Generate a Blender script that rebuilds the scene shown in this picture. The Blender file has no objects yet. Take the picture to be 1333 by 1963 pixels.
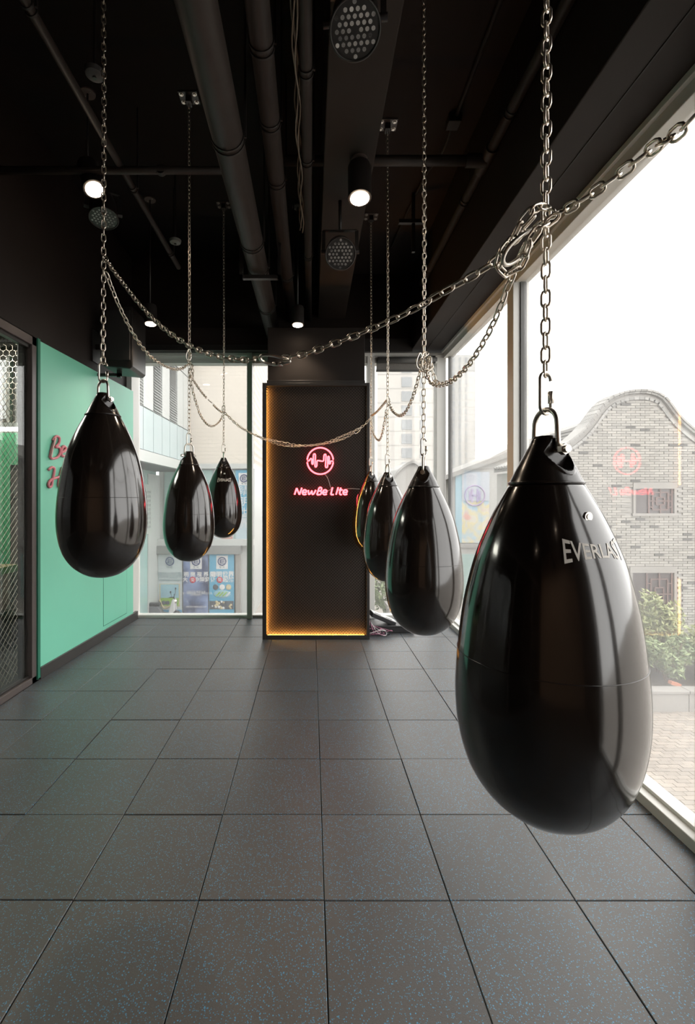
import bpy, bmesh, math, random
from mathutils import Vector, Matrix
random.seed(7)
sc = bpy.context.scene
COL = sc.collection
PI = math.pi
# ------------------------------------------------------------------ camera, sky, exposure
F, CX, CY, CH = 888.67, 597.0, 955.0, 1.6            # focal length in px, vanishing point, eye height
cam = bpy.data.cameras.new('camera'); cam_o = bpy.data.objects.new('camera', cam); COL.objects.link(cam_o)
cam.sensor_fit = 'HORIZONTAL'; cam.sensor_width = 24.0; cam.lens = 24.0 * F / 1333
cam.shift_x = (666.5 - CX) / 1333; cam.shift_y = -(981.5 - CY) / 1333
cam.clip_start = 0.02; cam.clip_end = 600
cam_o.location = (0, 0, CH); cam_o.rotation_euler = (PI / 2, 0, 0)
sc.camera = cam_o
w = bpy.data.worlds.new('overcast_sky'); sc.world = w; w.use_nodes = True
bg = w.node_tree.nodes['Background']; bg.inputs[0].default_value = (1.0, 0.995, 0.985, 1); bg.inputs[1].default_value = 4.6
sc.view_settings.view_transform = 'Standard'; sc.view_settings.look = 'None'
sc.view_settings.gamma = 1; sc.view_settings.use_curve_mapping = False
sc.view_settings.exposure = 0.0
sc.cycles.use_denoising = True
sc.cycles.max_bounces = 10; sc.cycles.diffuse_bounces = 5; sc.cycles.glossy_bounces = 5
sc.cycles.transparent_max_bounces = 24; sc.cycles.caustics_reflective = False; sc.cycles.caustics_refractive = False
sc.cycles.sample_clamp_indirect = 6

def P(px, py, Y):
    return Vector(((px - CX) / F * Y, Y, CH - (py - CY) / F * Y))
def PX(px, py, x):                                    # point of the photograph on a wall x = const
    return P(px, py, x * F / (px - CX))

# ------------------------------------------------------------------ object helpers
ROOT = {}
def tag(o, label=None, cat=None, group=None, kind=None):
    if label: o['label'] = label
    if cat: o['category'] = cat
    if group: o['group'] = group
    if kind: o['kind'] = kind
    return o
def empty(name, loc, rz=0):
    o = bpy.data.objects.new(name, None); COL.objects.link(o)
    o.location = loc; o.rotation_euler = (0, 0, rz); o.empty_display_size = .05
    ROOT[o.name] = Vector(loc); return o
def attach(o, p):
    o.parent = p
    if p.name in ROOT: o.matrix_parent_inverse = Matrix.Translation(-ROOT[p.name])
def link_mesh(name, me, parent=None, local=False):
    o = bpy.data.objects.new(name, me); COL.objects.link(o)
    if parent is not None:
        if local: o.parent = parent
        else: attach(o, parent)
    return o

class MB:
    def __init__(s): s.v = []; s.f = []
    def add(s, vs, fs):
        n = len(s.v); s.v += [tuple(v) for v in vs]; s.f += [tuple(i + n for i in f) for f in fs]; return s
    def box(s, x0, x1, y0, y1, z0, z1):
        x0, x1 = min(x0, x1), max(x0, x1); y0, y1 = min(y0, y1), max(y0, y1); z0, z1 = min(z0, z1), max(z0, z1)
        return s.add([(x0,y0,z0),(x1,y0,z0),(x1,y1,z0),(x0,y1,z0),(x0,y0,z1),(x1,y0,z1),(x1,y1,z1),(x0,y1,z1)],
                     [(0,3,2,1),(4,5,6,7),(0,1,5,4),(1,2,6,5),(2,3,7,6),(3,0,4,7)])
    def bar(s, a, b, wx, wy, up=(0,0,1)):             # box along a segment
        a, b = Vector(a), Vector(b); t = (b - a).normalized(); u = Vector(up)
        if abs(t.dot(u)) > .95: u = Vector((0, 1, 0)) if abs(t.y) < .9 else Vector((1, 0, 0))
        sx = t.cross(u).normalized(); sy = sx.cross(t)
        vs = [p + sx * i * wx / 2 + sy * j * wy / 2 for p in (a, b) for i, j in ((-1,-1),(1,-1),(1,1),(-1,1))]
        return s.add(vs, [(0,3,2,1),(4,5,6,7),(0,1,5,4),(1,2,6,5),(2,3,7,6),(3,0,4,7)])
    def tube(s, pts, r, n=8, closed=False, caps=True):
        pts = [Vector(p) for p in pts]; m = len(pts); vs = []; fs = []; u = None
        for i, p in enumerate(pts):
            if closed: t = pts[(i + 1) % m] - pts[i - 1]
            else: t = pts[min(i + 1, m - 1)] - pts[max(i - 1, 0)]
            t.normalize()
            if u is None:
                u = Vector((0, 0, 1)) if abs(t.z) < .9 else Vector((1, 0, 0))
            u = (u - t * u.dot(t)).normalized(); v = t.cross(u)
            rr = r[i] if isinstance(r, (list, tuple)) else r
            for k in range(n):
                a = 2 * PI * k / n; vs.append(p + (u * math.cos(a) + v * math.sin(a)) * rr)
        for i in range(m if closed else m - 1):
            j = (i + 1) % m
            for k in range(n):
                l = (k + 1) % n; fs.append((i*n+k, i*n+l, j*n+l, j*n+k))
        if not closed and caps:
            fs.append(tuple(range(n - 1, -1, -1))); fs.append(tuple((m - 1) * n + k for k in range(n)))
        return s.add(vs, fs)
    def lathe(s, prof, n=32, c=(0,0,0)):              # prof: (r, z) from bottom to top
        c = Vector(c); vs = []; fs = []; m = len(prof)
        for r, z in prof:
            for k in range(n):
                a = 2 * PI * k / n; vs.append(c + Vector((r * math.cos(a), r * math.sin(a), z)))
        for i in range(m - 1):
            for k in range(n):
                l = (k + 1) % n; fs.append((i*n+k, i*n+l, (i+1)*n+l, (i+1)*n+k))
        fs.append(tuple(range(n - 1, -1, -1))); fs.append(tuple((m - 1) * n + k for k in range(n)))
        return s.add(vs, fs)
    def prism(s, poly, y0, y1):                       # polygon in x,z extruded along y
        n = len(poly)
        vs = [(x, y0, z) for x, z in poly] + [(x, y1, z) for x, z in poly]
        fs = [tuple(range(n)), tuple(range(2*n - 1, n - 1, -1))] + [(i, i + n, (i+1) % n + n, (i+1) % n) for i in range(n)]
        return s.add(vs, fs)
    def sphere(s, c, r, n=12, m=8, sc_=(1,1,1)):
        c = Vector(c)
        prof = [(max(1e-4, r * math.sin(PI * i / m)), -r * math.cos(PI * i / m)) for i in range(m + 1)]
        k0 = len(s.v); s.lathe(prof, n)
        for i in range(k0, len(s.v)):
            v = s.v[i]; s.v[i] = (c.x + v[0]*sc_[0], c.y + v[1]*sc_[1], c.z + v[2]*sc_[2])
        return s
    def xform(s, M):
        s.v = [tuple(M @ Vector(v)) for v in s.v]; return s
    def mesh(s, name, mat, smooth=False):
        me = bpy.data.meshes.new(name); me.from_pydata(s.v, [], s.f); me.validate()
        bm = bmesh.new(); bm.from_mesh(me); bmesh.ops.recalc_face_normals(bm, faces=bm.faces); bm.to_mesh(me); bm.free()
        if smooth:
            me.polygons.foreach_set('use_smooth', [True] * len(me.polygons))
            if smooth == 'auto': me.set_sharp_from_angle(angle=math.radians(38))
        me.materials.append(mat); return me
    def build(s, name, mat, parent=None, smooth=False, local=False, bevel=0):
        o = link_mesh(name, s.mesh(name, mat, smooth), parent, local)
        if bevel:
            b = o.modifiers.new('bevel', 'BEVEL'); b.width = bevel; b.segments = 2; b.limit_method = 'ANGLE'
        return o

def spline(pts, step=.01):                            # Catmull-Rom through pts, even steps
    pts = [Vector(p) for p in pts]; q = [pts[0] * 2 - pts[1]] + pts + [pts[-1] * 2 - pts[-2]]; out = []
    for i in range(1, len(q) - 2):
        a, b, c, d = q[i-1:i+3]
        n = max(2, int((c - b).length / step))
        for k in range(n):
            t = k / n
            out.append(.5 * ((2*b) + (c - a)*t + (2*a - 5*b + 4*c - d)*t*t + (3*b - a - 3*c + d)*t**3))
    out.append(pts[-1]); return out

def text_mesh(body, size, mat, font_shear=0, extrude=.002, align='CENTER', name='lettering', bold=0):
    c = bpy.data.curves.new('txt', 'FONT'); c.body = body; c.size = size; c.align_x = align; c.align_y = 'CENTER'
    c.shear = font_shear; c.extrude = extrude; c.offset = bold; c.resolution_u = 2
    o = bpy.data.objects.new('txt', c); COL.objects.link(o)
    me = bpy.data.meshes.new_from_object(o.evaluated_get(bpy.context.evaluated_depsgraph_get()))
    bpy.data.objects.remove(o); bpy.data.curves.remove(c); me.name = name
    me.materials.clear(); me.materials.append(mat); return me
def wall_text(body, size, x, y, z, mat, parent, name='lettering', **k):   # on a plane facing -y
    me = text_mesh(body, size, mat, name=name, **k)
    me.transform(Matrix.Translation((x, y, z)) @ Matrix.Rotation(PI / 2, 4, 'X'))
    return link_mesh(name, me, parent)

# ------------------------------------------------------------------ materials
def nodes(m): return m.node_tree.nodes, m.node_tree.links
def mat(name, col, rough=.5, metal=0, var=.12, scale=12, bump=0, spec=.5, coat=0, emit=None, es=0, world=True, stretch=None):
    m = bpy.data.materials.new(name); m.use_nodes = True; N, L = nodes(m); b = N['Principled BSDF']
    b.inputs['Roughness'].default_value = rough; b.inputs['Metallic'].default_value = metal
    b.inputs['Specular IOR Level'].default_value = spec
    if coat: b.inputs['Coat Weight'].default_value = coat; b.inputs['Coat Roughness'].default_value = .06
    if emit: b.inputs['Emission Color'].default_value = (*emit, 1); b.inputs['Emission Strength'].default_value = es
    no = N.new('ShaderNodeTexNoise'); no.inputs['Scale'].default_value = scale; no.inputs['Detail'].default_value = 6
    if world:
        g = N.new('ShaderNodeNewGeometry'); src = g.outputs['Position']
    else:
        g = N.new('ShaderNodeTexCoord'); src = g.outputs['Object']
    if stretch:
        mp = N.new('ShaderNodeMapping'); mp.inputs['Scale'].default_value = stretch; L.new(src, mp.inputs[0]); src = mp.outputs[0]
    L.new(src, no.inputs['Vector'])
    mx = N.new('ShaderNodeMix'); mx.data_type = 'RGBA'
    mx.inputs[6].default_value = (*[max(0, c * (1 - var)) for c in col], 1); mx.inputs[7].default_value = (*[min(1, c * (1 + var)) for c in col], 1)
    L.new(no.outputs['Fac'], mx.inputs[0]); L.new(mx.outputs[2], b.inputs['Base Color'])
    if bump:
        bp = N.new('ShaderNodeBump'); bp.inputs['Strength'].default_value = bump; bp.inputs['Distance'].default_value = .01
        L.new(no.outputs['Fac'], bp.inputs['Height']); L.new(bp.outputs[0], b.inputs['Normal'])
    return m
def srgb(r, g, b):
    f = lambda c: (c / 255 / 12.92) if c <= 10 else ((c / 255 + .055) / 1.055) ** 2.4
    return (f(r), f(g), f(b))
def emis(name, col, s):
    m = bpy.data.materials.new(name); m.use_nodes = True; N, L = nodes(m); N.remove(N['Principled BSDF'])
    e = N.new('ShaderNodeEmission'); e.inputs[0].default_value = (*col, 1); e.inputs[1].default_value = s
    L.new(e.outputs[0], N['Material Output'].inputs[0]); return m
def glass(name, tint=(.98, .975, .965), ior=1.45, veil=0.0):
    m = bpy.data.materials.new(name); m.use_nodes = True; N, L = nodes(m); N.remove(N['Principled BSDF'])
    t = N.new('ShaderNodeBsdfTransparent'); t.inputs[0].default_value = (*tint, 1)
    g = N.new('ShaderNodeBsdfGlossy'); g.inputs['Roughness'].default_value = .0
    fr = N.new('ShaderNodeFresnel'); gm = N.new('ShaderNodeNewGeometry'); mr = N.new('ShaderNodeMapRange')   # same reflection from both sides of the pane
    mr.inputs['To Min'].default_value = ior; mr.inputs['To Max'].default_value = 1 / ior; L.new(gm.outputs['Backfacing'], mr.inputs['Value']); L.new(mr.outputs[0], fr.inputs[0])
    mx = N.new('ShaderNodeMixShader'); L.new(fr.outputs[0], mx.inputs[0]); L.new(t.outputs[0], mx.inputs[1]); L.new(g.outputs[0], mx.inputs[2])
    out = mx
    if veil:                                          # milky translucent veil imitating glare and haze over the view outside
        no = N.new('ShaderNodeTexNoise'); no.inputs['Scale'].default_value = 1.4
        ge = N.new('ShaderNodeNewGeometry'); L.new(ge.outputs['Position'], no.inputs['Vector'])
        ma = N.new('ShaderNodeMath'); ma.operation = 'MULTIPLY'; ma.inputs[1].default_value = veil * 2; L.new(no.outputs['Fac'], ma.inputs[0])
        tr = N.new('ShaderNodeBsdfTranslucent'); tr.inputs[0].default_value = (.9, .9, .9, 1)
        m2 = N.new('ShaderNodeMixShader'); L.new(ma.outputs[0], m2.inputs[0]); L.new(mx.outputs[0], m2.inputs[1]); L.new(tr.outputs[0], m2.inputs[2]); out = m2
    L.new(out.outputs[0], N['Material Output'].inputs[0]); return m

def tile_mat():
    m = mat('rubber_tile', (.06, .06, .06), rough=.41, spec=.6); N, L = nodes(m); b = N['Principled BSDF']
    for n in list(N):
        if n.type in ('TEX_NOISE', 'MIX'): N.remove(n)
    pos = [n for n in N if n.type == 'NEW_GEOMETRY'][0].outputs['Position']
    oi = N.new('ShaderNodeObjectInfo')
    def noise(scale, detail=4, stretch=None):
        n = N.new('ShaderNodeTexNoise'); n.inputs['Scale'].default_value = scale; n.inputs['Detail'].default_value = detail
        src = pos
        if stretch:
            mp = N.new('ShaderNodeMapping'); mp.inputs['Scale'].default_value = stretch; L.new(pos, mp.inputs[0]); src = mp.outputs[0]
        L.new(src, n.inputs['Vector']); return n.outputs['Fac']
    def mixc(fac, a, c, mode='MIX'):
        x = N.new('ShaderNodeMix'); x.data_type = 'RGBA'; x.blend_type = mode
        for i, q in ((6, a), (7, c)):
            if isinstance(q, tuple): x.inputs[i].default_value = (*q, 1)
            else: L.new(q, x.inputs[i])
        if isinstance(fac, float): x.inputs[0].default_value = fac
        else: L.new(fac, x.inputs[0])
        return x.outputs[2]
    def math_(op, a, c=0.0):
        x = N.new('ShaderNodeMath'); x.operation = op
        for i, q in ((0, a), (1, c)):
            if isinstance(q, (int, float)): x.inputs[i].default_value = q
            else: L.new(q, x.inputs[i])
        return x.outputs[0]
    base = mixc(noise(260, 2), (.029, .0265, .0245), (.078, .073, .069))
    worn = math_('MULTIPLY', noise(2.2, 5, (1, .35, 1)), .8)
    base = mixc(math_('POWER', worn, 2.5), base, (.17, .17, .165))
    base = mixc(math_('MULTIPLY', oi.outputs['Random'], .28), base, (.028, .028, .029))
    def flecks(scale, thr, keep, col, base):
        v = N.new('ShaderNodeTexVoronoi'); v.inputs['Scale'].default_value = scale
        L.new(pos, v.inputs['Vector'])
        near = math_('LESS_THAN', v.outputs['Distance'], thr)
        sx = N.new('ShaderNodeSeparateColor'); L.new(v.outputs['Color'], sx.inputs[0])
        k = math_('ADD', math_('MULTIPLY', oi.outputs['Random'], .10), keep)
        sel = math_('GREATER_THAN', sx.outputs[0], k)
        return mixc(math_('MULTIPLY', near, sel), base, col)
    base = flecks(185, .36, .66, (.048, .185, .30), base)
    base = flecks(120, .29, .77, (.055, .22, .37), base)
    base = flecks(210, .33, .86, (.075, .062, .052), base)
    L.new(base, b.inputs['Base Color'])
    bp = N.new('ShaderNodeBump'); bp.inputs['Strength'].default_value = .25; bp.inputs['Distance'].default_value = .002
    L.new(noise(300, 3), bp.inputs['Height']); L.new(bp.outputs[0], b.inputs['Normal'])
    return m
def island_mat(name, c0, c1, rough=.85, scale=30):    # colour differs from piece to piece
    m = mat(name, c0, rough=rough, scale=scale); N, L = nodes(m)
    mx = [n for n in N if n.type == 'MIX'][0]; b = N['Principled BSDF']; g = [n for n in N if n.type == 'NEW_GEOMETRY'][0]
    m2 = N.new('ShaderNodeMix'); m2.data_type = 'RGBA'; m2.inputs[7].default_value = (*c1, 1)
    L.new(mx.outputs[2], m2.inputs[6]); L.new(g.outputs['Random Per Island'], m2.inputs[0]); L.new(m2.outputs[2], b.inputs['Base Color'])
    return m
def brick_mat(name, c1, c2, cm, scale, bw=.5, rh=.25, rough=.8, axis='XZ'):
    m = mat(name, c1, rough=rough); N, L = nodes(m); b = N['Principled BSDF']; g = [n for n in N if n.type == 'NEW_GEOMETRY'][0]
    s = N.new('ShaderNodeSeparateXYZ'); c = N.new('ShaderNodeCombineXYZ'); L.new(g.outputs['Position'], s.inputs[0])
    L.new(s.outputs[axis[0]], c.inputs[0]); L.new(s.outputs[axis[1]], c.inputs[1])
    t = N.new('ShaderNodeTexBrick'); t.inputs['Scale'].default_value = scale; t.inputs['Brick Width'].default_value = bw; t.inputs['Row Height'].default_value = rh
    t.inputs['Mortar Size'].default_value = .012
    for k, v in (('Color1', c1), ('Color2', c2), ('Mortar', cm)): t.inputs[k].default_value = (*v, 1)
    L.new(c.outputs[0], t.inputs['Vector']); L.new(t.outputs['Color'], b.inputs['Base Color']); return m

M = {}
M['tile'] = tile_mat()
M['subfloor'] = mat('subfloor', (.012, .012, .012), .9)
M['ceil'] = mat('ceiling_paint', (.007, .005, .0042), .8, spec=.2, bump=.2, scale=5)
M['slab'] = mat('slab_paint', (.018, .0125, .0105), .75, spec=.25, bump=.2, scale=4)
M['beam'] = mat('beam_paint', (.024, .0175, .0145), .7, spec=.25, bump=.1, scale=6)
M['wallblack'] = mat('dark_wall_paint', (.017, .0125, .0105), .6, spec=.25, bump=.1, scale=7)
M['green'] = mat('mint_wall_paint', (.215, .66, .475), .42, var=.05, scale=2.5)
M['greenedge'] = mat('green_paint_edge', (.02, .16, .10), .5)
M['blackmetal'] = mat('black_metal', (.020, .018, .017), .38)
M['greymetal'] = mat('bronze_frame_metal', (.085, .07, .065), .35)
M['baseboard'] = mat('baseboard_paint', (.035, .032, .030), .5)
M['frame'] = mat('window_frame_paint', (.66, .655, .62), .4, var=.05, scale=3)
M['frameshade'] = mat('window_gasket', (.10, .10, .095), .5)
M['glass'] = glass('window_glass', veil=.05)
M['doorglass'] = glass('partition_glass', (.93, .96, .94), veil=0)
M['steel'] = mat('zinc_steel', (.62, .58, .52), .28, metal=1, var=.25, scale=60)
M['steelwarm'] = mat('worn_chain_steel', (.66, .59, .50), .30, metal=1, var=.3, scale=50)
M['vinyl'] = mat('glossy_black_vinyl', (.0115, .0082, .0066), .14, var=.2, scale=8, spec=.75, coat=.3, world=False)
M['vinylcap'] = mat('black_vinyl_cap', (.013, .0095, .008), .22, spec=.6, var=.2, world=False)
M['white_print'] = mat('white_print', (.62, .58, .52), .5)
M['pipe'] = mat('painted_pipe', (.028, .022, .019), .55, spec=.3, var=.35, scale=9, bump=.15)
M['pipedark'] = mat('dark_pipe_clamp', (.012, .010, .009), .6)
M['wire'] = mat('old_wire', (.16, .13, .10), .6)
M['lens'] = mat('led_lens', (.55, .53, .50), .25, var=.15, scale=40, emit=(1, .93, .84), es=.05)
M['lamp'] = emis('lamp_glow', (1, .78, .58), 26)
M['neon'] = emis('neon_tube', (7.5, .60, .74), 1.0)
M['led'] = emis('led_strip_glow', (1.0, .46, .09), 2.2)
M['ledtape'] = mat('led_tape', (.5, .35, .15), .5)
M['board'] = mat('sign_board', (.020, .0145, .0115), .6, spec=.3, var=.2, scale=500)
M['clear'] = glass('clear_clip', (.8, .7, .7))
M['pinkpaint'] = mat('pink_sign_paint', (.66, .21, .25), .35, var=.25, scale=25)
M['pinkhighlight'] = mat('pale_pink_highlight', (.75, .42, .42), .3, var=.3, scale=40)  # painted highlight colour for the wall script
M['blind'] = mat('roller_blind_cloth', (.20, .19, .175), .8, var=.3, scale=150)
M['plasticblack'] = mat('black_plastic', (.02, .02, .022), .4)
M['plasticgrey'] = mat('pale_grey_plastic', (.55, .55, .53), .45)
M['cablepink'] = mat('pink_cable', (.42, .16, .25), .5)
M['cablewhite'] = mat('white_cable', (.6, .57, .58), .5)

# ------------------------------------------------------------------ setting: floor
XL, XR, YF, YB = -2.40, 1.757, 6.20, -3.6
floor = tag(MB().box(-2.42, 1.90, YB, YF + .12, -.12, -.018).build('floor', M['subfloor']), kind='structure')
T, TX0, TY0 = .5, .052, 1.845
def tile_mesh(nm, wx, wy):
    bm = bmesh.new(); g = .0032
    bmesh.ops.create_cube(bm, size=1)
    for v in bm.verts: v.co = Vector((v.co.x * (wx - g), v.co.y * (wy - g), v.co.z * .018))
    bmesh.ops.bevel(bm, geom=[e for e in bm.edges if e.verts[0].co.z > 0 and e.verts[1].co.z > 0], offset=.0022, segments=1, affect='EDGES')
    me = bpy.data.meshes.new(nm); bm.to_mesh(me); bm.free(); me.materials.append(M['tile']); return me
cache = {}
for i in range(-6, 5):
    x0, x1 = max(TX0 + i * T, XL + .0), min(TX0 + (i + 1) * T, XR)
    if x1 - x0 < .02: continue
    jx = random.uniform(-.004, .004)
    for j in range(-11, 9):
        y0, y1 = TY0 + j * T, min(TY0 + (j + 1) * T, YF)
        if y1 - y0 < .02: continue
        k = (round(x1 - x0, 3), round(y1 - y0, 3))
        if k not in cache: cache[k] = tile_mesh('floor_tile', *k)
        o = link_mesh('floor_tile', cache[k], floor)
        o.location = ((x0 + x1) / 2 + random.uniform(-.0009, .0009), (y0 + y1) / 2 + random.uniform(-.0009, .0009), -.009 + random.uniform(-.0012, .0012))
        o.rotation_euler = (random.uniform(-.001, .001), random.uniform(-.001, .001), random.uniform(-.002, .002))
# ceiling and beams
tag(MB().box(-2.42, 1.95, YB, YF + .2, 4.8, 4.95).build('ceiling', M['ceil']), kind='structure')
tag(MB().box(.45, 1.33, YB, YF, 4.6, 4.8).build('ceiling_slab', M['slab']), kind='structure')
tag(MB().box(.09, .45, YB, YF, 4.0, 4.8).build('ceiling_beam', M['beam'], bevel=.008), kind='structure')
sf = tag(MB().box(1.33, 1.95, YB, YF + .1, 3.56, 4.8).build('ceiling_soffit', M['wallblack'], bevel=.006), kind='structure')
MB().box(1.52, 1.526, YB, YF, 3.5555, 3.5598).build('soffit_joint', M['pipedark'], sf)
# left wall: dark paint above, mint panel below, partition nearer
wl = tag(MB().box(-2.55, -2.40, YB, YF, 2.99, 4.8).build('wall_left', M['wallblack']), kind='structure')
ga, gb = Vector((-2.402, 4.09, 0)), Vector((-2.318, 6.03, 0))
gd = (gb - ga).normalized(); gn = Vector((gd.y, -gd.x, 0))      # gn points into the room
def gpt(u, z, out=0): return ga + gd * u + gn * out + Vector((0, 0, z))
def gslab(u0, u1, z0, z1, o0, o1):
    vs = [gpt(u, z, o) for o in (o0, o1) for u, z in ((u0, z0), (u1, z0), (u1, z1), (u0, z1))]
    return MB().add(vs, [(0,1,2,3),(7,6,5,4),(0,4,5,1),(1,5,6,2),(2,6,7,3),(3,7,4,0)])
GL = (gb - ga).length
gp = gslab(0, GL, 0, 2.99, -.12, 0).build('green_panel', M['green'], wl); gp['label'] = 'mint green painted lower wall'
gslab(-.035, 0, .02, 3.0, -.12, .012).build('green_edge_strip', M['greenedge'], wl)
def gray(px, py, out=.0):                              # pixel -> point on the mint wall
    d = Vector(((px - CX) / F, 1, -(py - CY) / F)); o = ga + gn * out - Vector((0, 0, CH))
    return Vector((0, 0, CH)) + d * (o.dot(gn) / d.dot(gn))
def gu(p): return (p - ga).dot(gd)
# access panel seam
u0, u1 = gu(gray(198, 1190)), gu(gray(243, 1180)); z0 = gray(198, 1201).z; zt = .82
for (a, b, c, d) in ((u0, u0 + .006, z0, zt), (u1 - .006, u1, z0, zt), (u0, u1, z0, z0 + .006), (u0, u1, zt - .006, zt)):
    gslab(a, b, c, d, -.002, .0012).build('access_panel_seam', M['greenedge'], wl)
gslab(u0 + .006, u1 - .006, z0 + .006, zt - .006, -.002, .002).build('access_panel', M['green'], wl)
bb = tag(gslab(0, GL + .12, 0, .105, -.05, .016).build('baseboard_left', M['baseboard'], bevel=.004), kind='structure')
# far wall header, back wall
wf = tag(MB().box(-2.55, 1.33, YF, YF + .12, 3.52, 4.8).build('wall_far', M['wallblack']), kind='structure')
MB().box(-2.36, -.52, YF - .05, YF, 3.62, 3.86).build('header_panel', M['beam'], wf)
MB().box(-2.36, -.52, YF - .16, YF, 3.53, 3.60).build('header_ledge', M['blackmetal'], wf)
MB().box(.70, 1.33, YF - .10, YF, 3.53, 3.70).build('header_ledge', M['blackmetal'], wf)
tag(MB().box(-2.55, 1.95, YB - .15, YB, -.1, 4.8).build('wall_back', mat('warm_back_wall', (.30, .19, .13), .6, scale=3)), kind='structure')

# ------------------------------------------------------------------ windows
def member(win, nm, x0, x1, y0, y1, z0, z1, m='frame', bevel=.004):
    return MB().box(x0, x1, y0, y1, z0, z1).build(nm, M[m], win, bevel=bevel)
XG = 1.832                                             # glass plane of the window wall
mull = [6.16, 4.06, 2.045, .10, -1.0]
for n, (yb, ya) in enumerate(zip(mull[:-1], mull[1:])):
    win = tag(empty('window_%d' % (n + 3), (XG, (ya + yb) / 2, 0)), kind='structure')
    si_ = member(win, 'window_sill', XR - .03, 1.88, ya, yb, -.02, .055)
    member(si_, 'sill_track', XR + .02, 1.845, ya + .06, yb - .06, .055, .075, 'frame', .002)
    member(win, 'window_head', XR, 1.88, ya, yb, 3.46, 3.56)
    member(win, 'head_bead', XR - .028, XR, ya, yb, 3.525, 3.562)
    mu_ = member(win, 'mullion', XR - .015, 1.88, ya - .062, ya + .062, .05, 3.47)
    member(mu_, 'mullion_gasket', XG - .03, XG + .02, ya + .062, ya + .078, .06, 3.46, 'frameshade', 0)
    member(mu_, 'mullion_gasket', XG - .03, XG + .02, yb - .078, yb - .062, .06, 3.46, 'frameshade', 0)
    MB().box(XG - .004, XG + .004, ya + .06, yb - .06, .06, 3.47).build('glass_pane', M['glass'], win)
tag(MB().box(XR, 1.95, YB, -1.0, -.02, 3.56).build('wall_right', M['wallblack']), kind='structure')  # unseen stretch made solid to cut window light on near floor and bags
YG = 6.27
def far_window(n, x0, x1, jambs):
    win = tag(empty('window_%d' % n, ((x0 + x1) / 2, YG, 0)), kind='structure')
    member(win, 'window_sill', x0, x1, YF, YG + .05, -.02, .035)
    member(win, 'window_head', x0, x1, YF - .02, YG + .05, 3.40, 3.52)
    member(win, 'head_bead', x0, x1, YF - .045, YF - .02, 3.49, 3.53)
    for a, b, yy in jambs: member(win, 'mullion', a, b, yy, YG + .05, .0, 3.53)
    MB().box(x0, x1, YG - .004, YG + .004, .03, 3.42).build('glass_pane', M['glass'], win)
    return win
far_window(1, -2.42, -.45, ((-2.42, -2.335, YF - .03), (-.853, -.785, YF - .06), (-.50, -.45, YF)))
w2 = far_window(2, .62, 1.80, ((.745, .845, YF - .04), (1.665, 1.79, YF - .04)))
tag(MB().box(-2.45, -2.335, 6.02, 6.172, 0, 3.53).build('trim_1', M['frame']), kind='structure')
rb = empty('roller_blind', (1.25, YF - .05, 3.3)); tag(rb, 'grey roller blind rolled up at the far window right of the sign column', 'blind')
MB().tube([(.88, YF - .06, 3.43), (1.66, YF - .06, 3.43)], .042, 12).build('roller_tube', M['frameshade'], rb, True)
MB().box(.87, 1.635, YF - .024, YF - .018, 3.31, 3.43).build('blind_cloth', M['blind'], rb)
MB().box(.865, 1.64, YF - .030, YF - .012, 3.285, 3.31).build('bottom_bar', M['frameshade'], rb)
MB().box(1.64, 1.665, YF - .09, YF - .03, 3.38, 3.48).build('bracket', M['frame'], rb)

# ------------------------------------------------------------------ glazed partition (left) and the room behind it
d1 = tag(empty('door_1', (-2.44, 3.2, 0)), kind='structure')
PXW = -2.44
def dm(nm, y0, y1, z0, z1, x0=-2.49, x1=-2.40, m='greymetal'): return MB().box(x0, x1, y0, y1, z0, z1).build(nm, M[m], d1, bevel=.004)
dm('door_post', 3.985, 4.05, 0, 3.0); dm('door_post_inner', 3.945, 3.985, .06, 2.93, -2.50, -2.455, 'blackmetal')
dm('head_rail', YB, 4.05, 2.92, 3.0); dm('head_stop', YB, 3.99, 2.89, 2.92, -2.47, -2.42, 'blackmetal')
dm('bottom_rail', YB, 4.05, 0.0, .055); dm('bottom_track', YB, 4.0, .055, .075, -2.45, -2.425, 'blackmetal')
dm('door_post', 1.95, 2.02, 0, 3.0); dm('door_post', -.1, -.03, 0, 3.0); dm('door_post', -2.1, -2.03, 0, 3.0)
MB().box(PXW - .004, PXW + .004, YB, 3.99, .06, 2.93).build('glass_pane', M['doorglass'], d1)
def diamond(x, y0, y1, z0, z1, cell, r):
    mb = MB(); h = z1 - z0; n = int((y1 - y0 + h) / cell) + 1
    for s in (1, -1):
        for i in range(n):
            c = y0 - h + i * cell if s > 0 else y0 + i * cell     # y at z0
            a, b = (c, z0), (c + s * h, z1)
            pts = []
            for t0 in (0, 1): pts.append((a[0] + (b[0] - a[0]) * t0, a[1] + (b[1] - a[1]) * t0))
            lo, hi = 0.0, 1.0
            dy = b[0] - a[0]
            ts = sorted(((y0 - a[0]) / dy, (y1 - a[0]) / dy)); lo, hi = max(lo, ts[0]), min(hi, ts[1])
            if hi - lo < .01: continue
            q = [(a[0] + dy * t, z0 + h * t) for t in (lo, hi)]
            mb.bar((x + s * r * .6, *q[0]), (x + s * r * .6, *q[1]), 2 * r, 2 * r)
    return mb
ms = diamond(PXW - .05, 2.03, 3.93, .08, 2.92, .062, .0012).build('wire_mesh', mat('mesh_wire', (.22, .20, .17), .45, metal=.7), d1); tag(ms, kind='stuff')
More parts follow.
